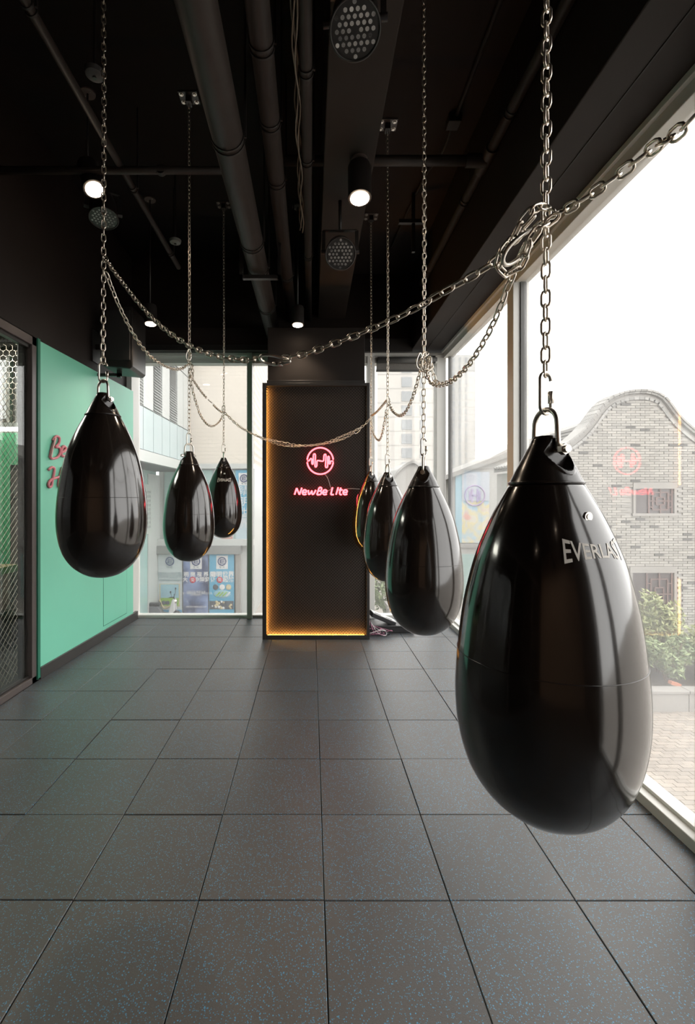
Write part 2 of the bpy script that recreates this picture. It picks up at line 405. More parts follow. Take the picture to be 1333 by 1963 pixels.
# the room beyond
tag(MB().box(-6.2, -2.42, YB, 5.7, -.10, -.005).build('floor_side_room', mat('side_room_floor', (.03, .03, .032), .5)), kind='structure')
sw = tag(MB().box(-6.2, -2.56, 5.55, 5.7, 0, 4.8).build('wall_side_room', mat('side_room_upper_paint', (.16, .15, .13), .7)), kind='structure')
MB().box(-6.2, -2.56, 5.53, 5.55, .8, 2.38).build('green_panel', mat('leaf_green_paint', (.09, .40, .20), .6), sw)
tag(MB().box(-6.35, -6.2, YB, 5.7, 0, 4.8).build('wall_side_room_left', M['wallblack']), kind='structure')
tag(MB().box(-6.2, -2.55, YB, 5.7, 3.6, 3.7).build('ceiling_side_room', mat('side_room_ceiling', (.25, .23, .21), .8)), kind='structure')
tag(MB().box(-6.2, -2.5, YB - .12, YB, 0, 4.8).build('wall_side_room_back', M['wallblack']), kind='structure')
ls = empty('strip_light', (-3.9, 5.46, 2.42)); tag(ls, 'bright linear light on the green wall of the side room behind the glass', 'light')
MB().box(-5.0, -3.42, 5.46, 5.53, 2.44, 2.49).build('lamp_housing', M['plasticgrey'], ls)
MB().box(-5.0, -3.42, 5.47, 5.52, 2.395, 2.44).build('diffuser', emis('strip_glow', (1, .95, .88), 5), ls)
pc = empty('storage_locker', (-3.46, 5.4, 0)); tag(pc, 'dark slatted locker against the green wall seen through the wire mesh', 'locker')
MB().box(-3.43, -3.26, 5.28, 5.52, 0, 1.98).build('locker_body', M['blackmetal'], pc)
MB().box(-3.41, -3.29, 5.265, 5.28, .55, 1.92).build('locker_door', M['greymetal'], pc)
MB().box(-3.41, -3.29, 5.25, 5.265, 1.6, 1.63).build('locker_handle', M['steel'], pc)
bn = empty('bench', (-3.9, 5.1, 0)); tag(bn, 'pale wooden bench along the back wall of the side room', 'bench')
wood = mat('pale_wood', (.42, .33, .20), .5, scale=6, stretch=(1, 8, 8))
MB().box(-5.2, -3.30, 4.70, 5.22, .78, .86).build('bench_seat', wood, bn, bevel=.006)
MB().box(-5.15, -3.32, 4.75, 4.80, .36, .78).build('bench_front', mat('bench_front_wood', (.25, .2, .15), .5), bn)
MB().box(-5.1, -5.02, 4.75, 5.2, 0, .36).build('leg', M['blackmetal'], bn); MB().box(-3.42, -3.34, 4.75, 5.2, 0, .36).build('leg', M['blackmetal'], bn)
hx = empty('hexagon_mesh_screen', (-3.7, 5.35, 2.5)); tag(hx, 'screen of hexagonal wire netting in a frame above the strip light', 'mesh screen')
mb = MB(); R_ = .042
for i in range(-16, 12):
    for j in range(0, 17):
        cx_, cz_ = -3.6 + i * R_ * math.sqrt(3) + (j % 2) * R_ * math.sqrt(3) / 2, 2.52 + j * R_ * 1.5
        if cx_ > -3.4 or cz_ > 3.4: continue
        pt = [(cx_ + R_ * math.sin(PI / 3 * k), 5.36, cz_ + R_ * math.cos(PI / 3 * k)) for k in range(4)]
        for k in range(3): mb.bar(pt[k], pt[k + 1], .005, .005, (0, 1, 0))
tag(mb.build('netting', M['steelwarm'], hx), kind='stuff')
MB().box(-4.9, -3.36, 5.34, 5.38, 3.40, 3.43).build('screen_rail', M['blackmetal'], hx)
MB().box(-3.39, -3.36, 5.34, 5.38, 2.49, 3.43).build('screen_rail', M['blackmetal'], hx)
hw = tag(empty('window_9', (-4.2, 5.5, 2.9)), kind='structure')
MB().box(-4.6, -3.62, 5.53, 5.548, 2.55, 3.25).build('lit_pane', emis('lit_window', (1, .97, .92), 1.0), hw)
MB().box(-3.62, -3.58, 5.50, 5.55, 2.5, 3.3).build('jamb', M['frame'], hw)
sl = bpy.data.lights.new('side_room_fill', 'AREA'); sl.energy = 90; sl.size = 1.2; sl.color = (1, .93, .84)  # added area light brightening the side room, no fixture built
slo = bpy.data.objects.new('side_room_fill', sl); COL.objects.link(slo); slo.location = (-4.2, 3.8, 3.55)
tag(slo, 'added unseen fill light of the side room', 'light')

# ------------------------------------------------------------------ column with the sign case
tag(MB().box(-.50, .615, 5.32, YF - .02, 0, 3.56).build('column', M['wallblack'], bevel=.006), kind='structure')
CF = 5.24                                              # front of the sign case
sx0, sx1, szt = -.553, .661, 2.905
case = empty('sign_case', ((sx0 + sx1) / 2, CF, 0)); tag(case, 'tall black framed panel on the column, edge-lit in amber behind fine mesh', 'sign panel')
def cb(nm, a, b, y0, y1, c, d, m='blackmetal', bv=.003): return MB().box(a, b, y0, y1, c, d).build(nm, M[m], case, bevel=bv)
cb('frame_side', sx0, sx0 + .035, CF, 5.32, 0, szt); cb('frame_side', sx1 - .035, sx1, CF, 5.32, 0, szt)
cb('frame_top', sx0 + .035, sx1 - .035, CF, 5.32, szt - .035, szt); cb('frame_bottom', sx0 + .035, sx1 - .035, CF, 5.32, 0, .045)
cb('backboard', sx0 + .035, sx1 - .035, 5.285, 5.318, .045, szt - .035, 'board', 0)
cb('frame_cap', sx0 + .05, sx1 - .05, CF + .005, 5.30, szt, szt + .03)
# fine expanded mesh in front of the backboard (too fine to pick apart)
mb = MB(); cell = .034; x0, x1, z0, z1 = sx0 + .035, sx1 - .035, .045, szt - .035; h = z1 - z0
for s in (1, -1):
    for i in range(int((x1 - x0 + h) / cell) + 1):
        c = x0 - h + i * cell if s > 0 else x0 + i * cell
        dx = s * h; ts = sorted(((x0 - c) / dx, (x1 - c) / dx)); lo, hi = max(0, ts[0]), min(1, ts[1])
        if hi - lo < .004: continue
        mb.bar((c + dx * lo, 5.268, z0 + h * lo), (c + dx * hi, 5.268, z0 + h * hi), .0045, .002, (0, 1, 0))
tag(mb.build('expanded_mesh', mat('mesh_bronze', (.05, .036, .027), .5), case), kind='stuff')
cb('frame_lip', sx0 + .035, sx0 + .047, CF, CF + .004, .045, szt - .035, bv=0); cb('frame_lip', sx0 + .035, sx1 - .035, CF, CF + .004, .045, .052, bv=0)
M['ledhot'] = emis('led_strip_glow_hot', (1.0, .44, .085), 230)
strip = cb('light_strip', sx0 + .0352, sx0 + .0385, CF + .010, CF + .020, .06, szt - .06, 'ledhot', 0); strip['label'] = 'amber LED strip up the left edge'
s2 = cb('light_strip', sx0 + .06, sx1 - .06, CF + .010, CF + .020, .0452, .0475, 'ledhot', 0); s2['label'] = 'amber LED strip along the bottom'
mb = MB()
for i in range(150): mb.box(sx0 + .047, sx0 + .0495, CF + .002, CF + .005, .07 + i * .0182, .079 + i * .0182)
tag(mb.build('led_beads', M['led'], case), kind='stuff')
mb = MB()
for i in range(46): mb.box(sx0 + .08 + i * .0235, sx0 + .088 + i * .0235, CF + .002, CF + .006, .052, .060)
tag(mb.build('led_beads', M['led'], case), kind='stuff')
mb = MB()
for i in range(62): mb.box(sx1 - .040, sx1 - .0352, 5.250, 5.256, .2 + i * .042, .206 + i * .042)
tag(mb.build('led_beads', mat('dim_led_beads', (.5, .4, .3), .4), case), kind='stuff')

# neon signs (pixel strokes read off at 8.33x from 540,840)
NY = 5.225
def nz(x, y, Y=NY): return P(540 + x / 8.33, 840 + y / 8.33, Y)
def neon_tube(par, strokes, nm='neon_tube', r=.0075, closed=False, step=.012):
    for st in strokes:
        pts = spline([nz(*q) for q in st], step) if not closed else [nz(*q) for q in st]
        MB().tube(pts, r, 8, closed).build(nm, M['neon'], par, True)
logo = empty('neon_logo', nz(618, 363)); tag(logo, 'round pink neon emblem with a heartbeat dumbbell line on the column', 'neon sign')
arc1 = [(618 + 208 * math.cos(a), 363 - 211 * math.sin(a)) for a in [PI * (.03 + .94 * i / 40) for i in range(41)]]
arc2 = [(618 + 208 * math.cos(a), 363 + 211 * math.sin(a)) for a in [PI * (.03 + .94 * i / 40) for i in range(41)]]
neon_tube(logo, [arc1, arc2], 'ring_tube', .0085)
pulse = [(410,362),(440,360),(466,326),(484,336),(484,398),(494,416),(506,396),(508,275),(524,250),(541,275),(534,438),(548,460),(563,438),(565,372),(582,357),(640,366),(670,360),(678,280),(694,256),(710,280),(703,448),(719,468),(736,448),(738,310),(750,290),(763,310),(757,395),(768,412),(784,392),(772,372),(800,365),(830,368)]
neon_tube(logo, [pulse], 'pulse_tube', .0078)
for x, y in ((455, 280), (455, 425), (770, 440)): MB().bar(nz(x, y), nz(x, y, 5.268), .012, .012).build('clip', M['clear'], logo)
word = empty('neon_lettering', nz(630, 850)); tag(word, 'slanted pink neon lettering reading NewBe Lite below the round emblem', 'neon sign')
e_ = [(8, 42), (62, 40), (66, 16), (42, 2), (16, 14), (4, 45), (14, 72), (42, 78), (68, 66)]
def e_at(x, y): return [(x + a, y + b) for a, b in e_]
letters = [[(208, 902), (226, 845), (243, 797)], [(243, 797), (263, 850), (286, 902)], [(286, 902), (306, 845), (325, 792)], e_at(330, 823),
  [(428, 828), (430, 870), (436, 896), (458, 884), (486, 836)], [(486, 836), (486, 870), (496, 898), (520, 880), (548, 826)],
  [(602, 788), (583, 845), (564, 902)], [(602, 788), (634, 790), (640, 815), (622, 840), (586, 843)], [(586, 843), (628, 846), (636, 875), (615, 900), (564, 902)], e_at(655, 823),
  [(815, 785), (800, 845), (786, 900)], [(786, 900), (810, 901), (834, 900)], [(906, 784), (888, 845), (870, 902)],
  [(948, 790), (935, 845), (928, 885), (945, 902), (962, 896)], [(914, 828), (945, 828), (978, 826)], e_at(980, 823)]
neon_tube(word, letters, 'letter_tube', .0090)
for x, y in ((232, 915), (278, 785), (537, 912), (652, 790), (965, 915), (990, 795)): MB().bar(nz(x, y), nz(x, y, 5.268), .010, .010).build('clip', M['clear'], word)
tag(MB().tube(spline([nz(690, 575), nz(730, 625), nz(760, 700), nz(775, 760), nz(790, 800), nz(770, 830), nz(730, 835)]), .0022, 6).build('sign_cable', M['cablewhite'], None, True), 'thin pale cable dangling from the round neon emblem to the lettering', 'cable')
tag(MB().tube(spline([nz(1040, 808), nz(1140, 806), nz(1250, 812), nz(1340, 800), nz(1400, 820, 5.232)]), .0022, 6).build('sign_cable', M['cablewhite'], None, True), 'thin pale cable running right from the neon lettering to the panel edge', 'cable')

# pink script on the mint wall (only what the bag leaves in view)
lt = empty('wall_lettering', gray(105, 905)); tag(lt, 'pink script lettering on the mint wall beginning Be and H', 'lettering')
def g5(x, y, out=.02): return gray(x / 2.69, 620 + y / 2.69, out)
def script(nm, pts, r, m='pinkpaint', out=.014): MB().tube(spline([g5(*q, out) for q in pts]), r, 8).build(nm, M[m], lt, True)
script('letter_stroke', [(285, 588), (276, 620), (264, 660), (258, 690)], .013)
script('letter_stroke', [(272, 602), (290, 582), (306, 590), (304, 616), (286, 638)], .012)
script('letter_stroke', [(286, 638), (306, 640), (311, 664), (296, 690), (268, 697), (256, 684)], .012)
script('letter_highlight', [(286, 592), (276, 630), (264, 688)], .007, 'pinkhighlight', .028)  # paler stroke paints a highlight onto the letter
script('letter_stroke', [(312, 668), (332, 658), (340, 644), (328, 634), (316, 652), (318, 680), (338, 684), (352, 672)], .014)
script('letter_stroke', [(250, 756), (266, 742), (280, 748), (278, 775), (270, 812), (266, 838), (254, 844), (250, 826), (264, 806), (290, 796), (312, 790)], .012)
script('letter_stroke', [(322, 742), (312, 775), (304, 812), (302, 840), (318, 842)], .012)

# ------------------------------------------------------------------ punching bags
BD, BH = .40, .88
prof = [(0,.11),(.008,.135),(.02,.155),(.05,.225),(.085,.305),(.117,.372),(.16,.475),(.2,.565),(.26,.680),(.32,.775),(.39,.855),(.46,.915),(.56,.970),(.62,.992),(.68,1.0),(.74,.987),(.80,.945),(.84,.895),(.87,.845),(.905,.755),(.94,.625),(.974,.425),(.99,.25),(1,.02)]
def rad(s):
    for (a, ra), (b, rb_) in zip(prof, prof[1:]):
        if a <= s <= b: return (ra + (rb_ - ra) * (s - a) / (b - a)) * BD / 2
    return .001
def smooth_prof(a, b, n):
    pts = [Vector((rr * BD / 2, 0, -s_ * BH)) for s_, rr in prof]
    sp = spline(pts, .004); lo, hi = -b * BH, -a * BH
    q = [(max(p.x, .0005), p.z) for p in sp if lo - 1e-6 <= p.z <= hi + 1e-6]; q.sort(key=lambda t: t[1])
    st = max(1, len(q) // n); r = q[::st]
    if r[-1] != q[-1]: r.append(q[-1])
    return r
body_p = smooth_prof(.118, 1, 60)
cap_p = [(r + .0022, z) for r, z in smooth_prof(0, .125, 26)]
cap_p = [(cap_p[0][0] - .003, cap_p[0][1] + .0005)] + cap_p + [(cap_p[-1][0] * .6, cap_p[-1][1] + .001)]
mb = MB().lathe(body_p, 72); body_me = mb.mesh('bag_body', M['vinyl'], True)
def cap_mesh():
    fine = []
    for (r0, z0), (r1, z1) in zip(cap_p, cap_p[1:]):
        for t in (0, .5): fine.append((r0 + (r1 - r0) * t, z0 + (z1 - z0) * t))
    fine.append(cap_p[-1])
    mb = MB().lathe(fine, 160)
    out = []
    for x, y, z in mb.v:                               # two pockets with a rounded lower rim where the shackle pin passes
        e = (x / .034) ** 2 + ((z + .026) / .056) ** 2
        if e < 1 and z < -.004: y = math.copysign(min(abs(y), .030), y)
        elif e < 1.35 and z < -.004: y *= 1.03; 
        out.append((x, y, z))
    mb.v = out; return mb.mesh('bag_cap', M['vinylcap'], 'auto')
cap_me = cap_mesh()
def ring_mesh(s, rr, nm, m): return MB().tube([(( rad(s) + rr * .2) * math.cos(a), (rad(s) + rr * .2) * math.sin(a), -s * BH) for a in [2*PI*k/72 for k in range(72)]], rr, 6, True).mesh(nm, M[m], True)
seam_me = ring_mesh(.565, .0011, 'bag_seam', 'vinylcap')
lip_me = ring_mesh(.122, .0035, 'cap_lip', 'vinylcap')
sw_ = .034                                              # shackle half width (along local y)
arc = [(0, sw_ * math.cos(a), .028 + sw_ * math.sin(a)) for a in [PI * i / 14 for i in range(15)]]
shackle_me = MB().tube([(0, sw_ + .004, -.036), (0, sw_ + .002, -.01)] + arc + [(0, -sw_ - .002, -.01), (0, -sw_ - .004, -.036)], .0058, 10).mesh('shackle', M['steel'], True)
pin_me = MB().tube([(0, -.056, -.034), (0, .056, -.034)], .0062, 10).mesh('shackle_pin', M['steel'], 'auto')
nut_me = MB().tube([(0, -.058, -.034), (0, -.046, -.034)], .0125, 6).tube([(0, -.066, -.034), (0, -.058, -.034)], .0085, 12).mesh('pin_nut', M['steel'], 'auto')
rivet_me = None
def on_body(phi, s, out=0):                             # phi 0 faces -y (local), positive to +x
    r = rad(s) + out; return Vector((r * math.sin(phi), -r * math.cos(phi), -s * BH))
def logo_mesh(width=.15, height=.050, s0=.282):
    me = text_mesh('EVERLAST', 1, M['white_print'], extrude=.0, name='bag_print', bold=.012)
    bm = bmesh.new(); bm.from_mesh(me)
    bmesh.ops.subdivide_edges(bm, edges=[e for e in bm.edges if e.calc_length() > .12], cuts=3)
    xs = [v.co.x for v in bm.verts]; ys = [v.co.y for v in bm.verts]
    for v in bm.verts:
        u = (v.co.x - min(xs)) / (max(xs) - min(xs)) * 2 - 1; t = (v.co.y - min(ys)) / (max(ys) - min(ys)) * 2 - 1
        h = height / 2 * (.55 + .45 * u * u)
        s = s0 - t * h / BH
        phi = u * width / 2 / rad(s0); v.co = on_body(phi, s, .0014)
    bm.to_mesh(me); bm.free(); return me
logo_me = logo_mesh()
rv = MB().tube([on_body(0, .205, -.004), on_body(0, .205, .003)], .010, 14).tube([on_body(0, .205, .003), on_body(0, .205, .0045)], .006, 12); rivet_me = rv.mesh('filler_plug', M['steel'], 'auto')
lab = mat('label_plate', (.03, .027, .025), .4)

def bag(px, Y, x, zt, phi, label, scale=1.0, print_=False, tilt=0):
    r = empty('punching_bag', (x, Y, zt), phi); r.scale = (scale,) * 3; del ROOT[r.name]
    tag(r, label, 'punching bag', 'teardrop punching bags hanging in two rows')
    bo = link_mesh('bag_body', body_me, r, True); ca = link_mesh('bag_cap', cap_me, r, True); sh = link_mesh('shackle', shackle_me, r, True)
    link_mesh('cap_lip', lip_me, ca, True); link_mesh('bag_seam', seam_me, bo, True); link_mesh('shackle_pin', pin_me, sh, True); link_mesh('pin_nut', nut_me, sh, True)
    if print_:
        o = link_mesh('bag_print', logo_me, bo, True); o['label'] = 'white maker lettering'
        link_mesh('filler_plug', rivet_me, bo, True)
    return r
D2R = PI / 180
BAGS = {
 'L1': (-.993, 2.21, 2.100, 62, 1, False, 'black teardrop punching bag in front of the mint green wall'),
 'L2': (-.976, 3.70, 1.973, -62, 1, False, 'black teardrop punching bag, middle one of the left row'),
 'L3': (-.955, 5.05, 2.041, 15, 1, True, 'smallest-looking black punching bag, with white print, before the far window left of the sign column'),
 'R1': (.541, 1.07, 1.742, 16, 1, True, 'largest black punching bag in the foreground by the window wall, with white print'),
 'R2': (.587, 2.42, 1.767, -20, 1, False, 'black teardrop punching bag second nearest in the right row'),
 'R3': (.612, 3.72, 1.808, 14, 1, False, 'black teardrop punching bag third in the right row, between two others'),
 'R4': (.635, 4.93, 1.885, 8, .985, False, 'farthest black punching bag of the right row, beside the sign column'),
}
for k, (x, Y, zt, ph, s_, pr, lb) in BAGS.items(): bag(0, Y, x, zt, ph * D2R, lb, s_, pr)

# ------------------------------------------------------------------ chains
PITCH, WIRE, LW = .0325, .0062, .0185
def link_path(length, width, n=6):
    hw = width / 2; hl = length / 2 - hw
    return [(hw * math.cos(a), 0, hl + hw * math.sin(a)) for a in [PI * i / n for i in range(n + 1)]] + \
           [(hw * math.cos(a), 0, -hl + hw * math.sin(a)) for a in [PI + PI * i / n for i in range(n + 1)]]
link_me = MB().tube(link_path(PITCH + WIRE, LW, 4), WIRE / 2, 5, True).mesh('chain_link', M['steelwarm'], True)
def put(o, c, t, roll, up=None):
    t = t.normalized(); a = Vector((0, 1, 0)) if abs(t.y) < .85 else Vector((1, 0, 0))
    x = a.cross(t).normalized(); y = t.cross(x)
    xr = x * math.cos(roll) + y * math.sin(roll); yr = t.cross(xr)
    m = Matrix((xr, yr, t)).transposed().to_4x4(); m.translation = c
    o.matrix_basis = m
def chain_links(root, pts, roll0=.6, twist=0.0):
    pts = [Vector(p) for p in pts]; d = [0]
    for a, b in zip(pts, pts[1:]): d.append(d[-1] + (b - a).length)
    n = int(d[-1] / PITCH); i = 0
    def at(s):
        nonlocal i
        i = 0
        lo, hi = 0, len(d) - 2
        while lo < hi:
            mid = (lo + hi + 1) // 2
            if d[mid] <= s: lo = mid
            else: hi = mid - 1
        q = (s - d[lo]) / max(1e-9, d[lo + 1] - d[lo]); return pts[lo] + (pts[lo + 1] - pts[lo]) * q
    for k in range(n):
        a, b = at(k * PITCH), at((k + 1) * PITCH)
        o = bpy.data.objects.new('chain_link', link_me); COL.objects.link(o); attach(o, root)
        put(o, (a + b) / 2, b - a, roll0 + (k % 2) * PI / 2 + twist * k + random.uniform(-.12, .12))
qpath = [(.018 * math.cos(a), 0, .030 + .018 * math.sin(a)) for a in [PI * i / 8 for i in range(9)]] + [(-.018, 0, 0)] + \
        [(.018 * math.cos(a), 0, -.030 + .018 * math.sin(a)) for a in [PI + PI * i / 8 for i in range(9)]] + [(.018, 0, .006)]
quick_me = MB().tube(qpath, .0042, 8).tube([(.018, 0, -.022), (.018, 0, .006)], .0068, 6).mesh('quick_link', M['steel'], True)
def pear(L_, W_, r):
    pts = []
    for i in range(28):
        a = 2 * PI * i / 28; z = math.cos(a) * L_ / 2; ww = W_ / 2 * (.78 - .30 * math.cos(a)); pts.append((math.sin(a) * ww, 0, z))
    return MB().tube(pts, r, 8, True).tube([(W_ * .40, 0, -L_ * .12), (W_ * .34, 0, L_ * .22)], r * 1.25, 8)
cara_me = pear(.085, .050, .0040).mesh('carabiner_body', M['steel'], True)
cara_big = pear(.105, .056, .0050).mesh('carabiner_body', M['steel'], True)
plate_dark = MB().box(-.075, .075, -.06, .06, -.008, 0).mesh('anchor_plate', M['blackmetal'])
plate_me = MB().box(-.075, .075, -.06, .06, -.008, 0).mesh('anchor_plate', M['greymetal'])
swiv_me = MB().box(-.020, .020, -.03, .03, -.055, -.008).tube([(-.03, 0, -.045), (.03, 0, -.045)], .009, 10).mesh('anchor_bracket', M['blackmetal'])
bolt_me = MB().lathe([(.011, -.018), (.013, -.016), (.013, -.008)], 6).lathe([(.018, -.010), (.018, -.008)], 14).mesh('anchor_bolt', M['steel'])
def hanging(x, Y, zt, zc, label, roll=.7):
    r = empty('hanging_chain', (x, Y, zc)); tag(r, label, 'chain', 'chains holding the punching bags')
    pl_ = link_mesh('anchor_plate', plate_dark if x < 0 else plate_me, r, True); link_mesh('anchor_bracket', swiv_me, r, True)
    for a, b in ((-.052, -.036), (.052, -.036), (-.052, .036), (.052, .036)):
        o = link_mesh('anchor_bolt', bolt_me, pl_, True); o.location = (a, b, 0)
    q = link_mesh('quick_link', quick_me, r); put(q, Vector((x, Y, zt + .062 + .038)), Vector((0, 0, 1)), roll * .6)
    chain_links(r, [(x, Y, zt + .140), (x + .004, Y, (zt + zc) / 2), (x, Y, zc - .045)], roll)
    return r
names = {'L1': 'steel chain holding the bag in front of the mint wall', 'L2': 'steel chain holding the middle bag of the left row', 'L3': 'steel chain holding the bag by the far left window',
         'R1': 'heavy-looking steel chain of the large foreground bag', 'R2': 'steel chain holding the second nearest bag of the right row', 'R3': 'steel chain holding the third bag of the right row', 'R4': 'steel chain holding the farthest bag beside the sign column'}
for k, (x, Y, zt, ph, s_, pr, lb) in BAGS.items(): hanging(x, Y, zt, 4.8 if k[0] == 'L' else 4.6, names[k], .5 + random.random() * .5)

def plan(px, A, B):
    k = (px - CX) / F; t = (k * A[1] - A[0]) / ((B[0] - A[0]) - k * (B[1] - A[1])); return A[1] + (B[1] - A[1]) * max(-.1, min(1.1, t))
def bx(k): return BAGS[k][0], BAGS[k][1]
def drape(a, b, pix, label, twist=0.0, extra=(), off=0):
    A, B = bx(a), bx(b)
    pts = [P(px, py, plan(px, A, B)) for px, py in pix] + [Vector(e) for e in extra]
    if off:
        pts = [p + Vector((0, off * math.sin(i * 1.7), off * .8 * math.cos(i * 1.7))) for i, p in enumerate(pts)]
    r = empty('draped_chain', pts[0]); tag(r, label, 'chain', 'chains draped between the bags')
    chain_links(r, spline(pts), .3, twist); return pts
drape('L1', 'R1', [(201,493),(215,515),(240,548),(270,586),(310,626),(360,661),(410,681),(450,689),(490,690),(512,688)], 'chain draped from the mint-wall bag down to the large carabiner', .05)
drape('L1', 'R1', [(542,687),(580,680),(650,655),(720,627),(790,595),(850,560),(910,527),(955,497),(985,462),(1015,425),(1044,400)], 'chain rising from the large carabiner to the foreground bag', .05)
drape('L1', 'L2', [(203,522),(222,572),(243,617),(265,655),(290,685),(315,701),(335,708),(350,706),(361,698)], 'chain sagging between the first and middle bags of the left row', .03)
drape('L2', 'L3', [(364,718),(374,734),(386,751),(396,763)], 'short chain from the middle left chain down to a carabiner')
drape('L2', 'L3', [(409,776),(418,785),(428,792)], 'very short chain from the carabiner to the far left bag chain')
drape('L2', 'L3', [(365,724),(370,750),(377,775),(385,797),(397,813),(408,817),(418,811),(424,803),(428,794)], 'chain hanging in a loop between the middle and far bags of the left row')
D4 = [(430,792),(455,813),(480,828),(510,842),(545,850),(580,853),(620,849),(655,838),(685,824),(700,812),(711,799)]
drape('L3', 'R4', D4, 'long chain draped across the sign column, upper strand', .12, off=.012)
drape('L3', 'R4', [(431,790),(457,817),(482,832),(512,844),(547,853),(580,856),(620,852),(655,841),(680,829)], 'long chain draped across the sign column, lower strand', -.1, off=-.012)
drape('R4', 'R3', [(713,797),(722,790),(733,778),(743,766)], 'short taut chain between the two far bags of the right row')
drape('R4', 'R3', [(712,803),(715,825),(720,838),(726,844),(731,838),(736,818),(742,782)], 'chain hanging in a narrow loop between the two far bags of the right row')
drape('R3', 'R2', [(746,772),(752,786),(763,796),(775,793),(788,771),(797,745),(805,716),(811,694)], 'chain sagging between the second and third bags of the right row')
drape('R2', 'R1', [(813,692),(818,715),(826,733),(840,738),(865,731),(895,704),(925,660),(952,607),(972,555),(995,500),(1020,450),(1043,415)], 'chain swinging along the window from the foreground bag to the second right bag')
r8 = empty('draped_chain', P(1046, 408, 1.07)); tag(r8, 'chain running from the foreground bag up past the window frame towards the right edge', 'chain', 'chains draped between the bags')
chain_links(r8, spline([P(1046, 412, 1.07), P(1085, 402, 1.01), P(1140, 368, .94), P(1200, 325, .87), P(1260, 278, .80), P(1333, 222, .71), (.60, .45, 2.24), (.62, .2, 2.34), (.64, .04, 2.6), (.64, .02, 3.2), (.64, .02, 4.6)]), .4, .03)
# bunched links knotted round the foreground chain
kn = empty('chain_knot', P(1030, 420, 1.07)); tag(kn, 'bunch of chain loops knotted round the foreground bag chain', 'chain')
chain_links(kn, spline([P(1050, 395, 1.06), P(1020, 402, 1.03), P(1000, 425, 1.05), P(985, 455, 1.08), P(965, 480, 1.06), P(952, 505, 1.08), P(972, 528, 1.1), P(1000, 508, 1.09), P(1012, 470, 1.05), P(1030, 440, 1.03), P(1055, 425, 1.05), P(1078, 405, 1.03)]), .2, .15)
k2 = empty('chain_knot', P(816, 690, 2.40)); tag(k2, 'bunch of chain loops and clips knotted high on the second right bag chain', 'chain')
chain_links(k2, spline([P(820, 676, 2.40), P(806, 690, 2.38), P(812, 712, 2.36), P(826, 704, 2.38), P(822, 686, 2.42), P(830, 714, 2.42), P(836, 733, 2.42), P(850, 735, 2.4)]), .2, .2)
k3 = empty('chain_knot', P(364, 705, 3.68)); tag(k3, 'bunch of chain loops knotted on the middle left bag chain', 'chain')
chain_links(k3, spline([P(360, 692, 3.68), P(370, 702, 3.66), P(362, 716, 3.66), P(370, 722, 3.70), P(368, 700, 3.72)], .006), .2, .2)

def carabiner(p, t, roll, label, big=False, s=1.0):
    r = empty('carabiner', p); tag(r, label, 'carabiner', 'carabiners on the chains')
    o = link_mesh('carabiner_body', cara_big if big else cara_me, r); put(o, Vector(p), Vector(t), roll)
carabiner(P(527, 690, plan(527, bx('L1'), bx('R1'))), (1, -.2, -.15), 1.2, 'large steel carabiner joining the long front chain before the sign column', True)
carabiner(P(362, 680, 3.66), (.1, 0, 1), .6, 'upright steel carabiner on the middle left bag chain')
carabiner(P(402.5, 769, plan(402, bx('L2'), bx('L3'))), P(396, 763, plan(396, bx('L2'), bx('L3'))) - P(409, 776, plan(409, bx('L2'), bx('L3'))), .9, 'slanting steel carabiner between the middle and far left bags')
carabiner(P(429, 785, 5.0), (0, .1, -1), .4, 'small steel carabiner on the far left bag chain')
carabiner(P(686, 825, plan(686, bx('L3'), bx('R4')) - .03), (1, -.1, .8), .5, 'steel carabiner on the chain crossing the right edge of the sign panel')
carabiner(P(745, 767, 3.68), (0, .2, 1), .8, 'steel carabiner on the third right bag chain')
carabiner(P(805, 692, 2.37), (.1, .1, 1), .5, 'steel carabiner on the left side of the second right bag chain')
carabiner(P(823, 700, 2.40), (-.1, .1, -1), 1.4, 'steel carabiner on the right side of the second right bag chain')
carabiner(P(1000, 470, 1.06), (1, -.2, .9), .8, 'steel carabiner in the knot of the foreground chain', True)

# ------------------------------------------------------------------ ceiling services
def pipe(name, pts, r, label, clamps=(), n=20, m='pipe', parts=()):
    o = empty(name, pts[0]); tag(o, label, 'pipe')
    MB().tube(pts, r, n).build('pipe_run', M[m], o, True)
    for c in clamps:
        for dd in (-.02, .02):
            MB().tube([(pts[0][0], c + dd - .006, pts[0][2]), (pts[0][0], c + dd + .006, pts[0][2])], r + .006, n).build('pipe_clamp', M['pipedark'], o, 'auto')
        MB().bar((pts[0][0] + r + .01, c, pts[0][2]), (pts[0][0] + r + .01, c, 4.8), .012, .012).build('hanger_rod', M['pipedark'], o)
    return o
pipe('ceiling_pipe', [(-.50, YB, 3.76), (-.50, YF, 3.76)], .094, 'thickest dark pipe running along the ceiling', (-1.2, .9, 2.78, 3.9, 4.35, 5.2))
pipe('ceiling_pipe', [(-.262, YB, 4.0), (-.262, YF, 4.0)], .062, 'medium dark ceiling pipe right of the thickest one', (-1, 1, 2.45, 2.95, 3.5, 5.0))
pc_ = pipe('ceiling_pipe', [(-.03, YB, 4.0), (-.03, YF, 4.0)], .036, 'thin dark ceiling pipe with a cable bundle strapped to it', (-.5, 2.6, 3.3, 4.6))
for k in range(4):
    pts = [(-.078 - .012 * (k % 2) + .012 * math.sin(i * 1.3 + k), 2.1 + i * .12, 4.0 + .014 * (k - 1.5) + .01 * math.cos(i * .9 + 2 * k)) for i in range(18)]
    MB().tube(spline(pts, .05), .005, 6).build('strapped_cable', M['wire'], pc_, True)
pipe('ceiling_pipe', [(-1.46, YB, 4.14), (-1.46, 5.1, 4.14)], .026, 'narrow dark conduit along the left side of the ceiling', (.5, 2.4, 3.8, 4.8))
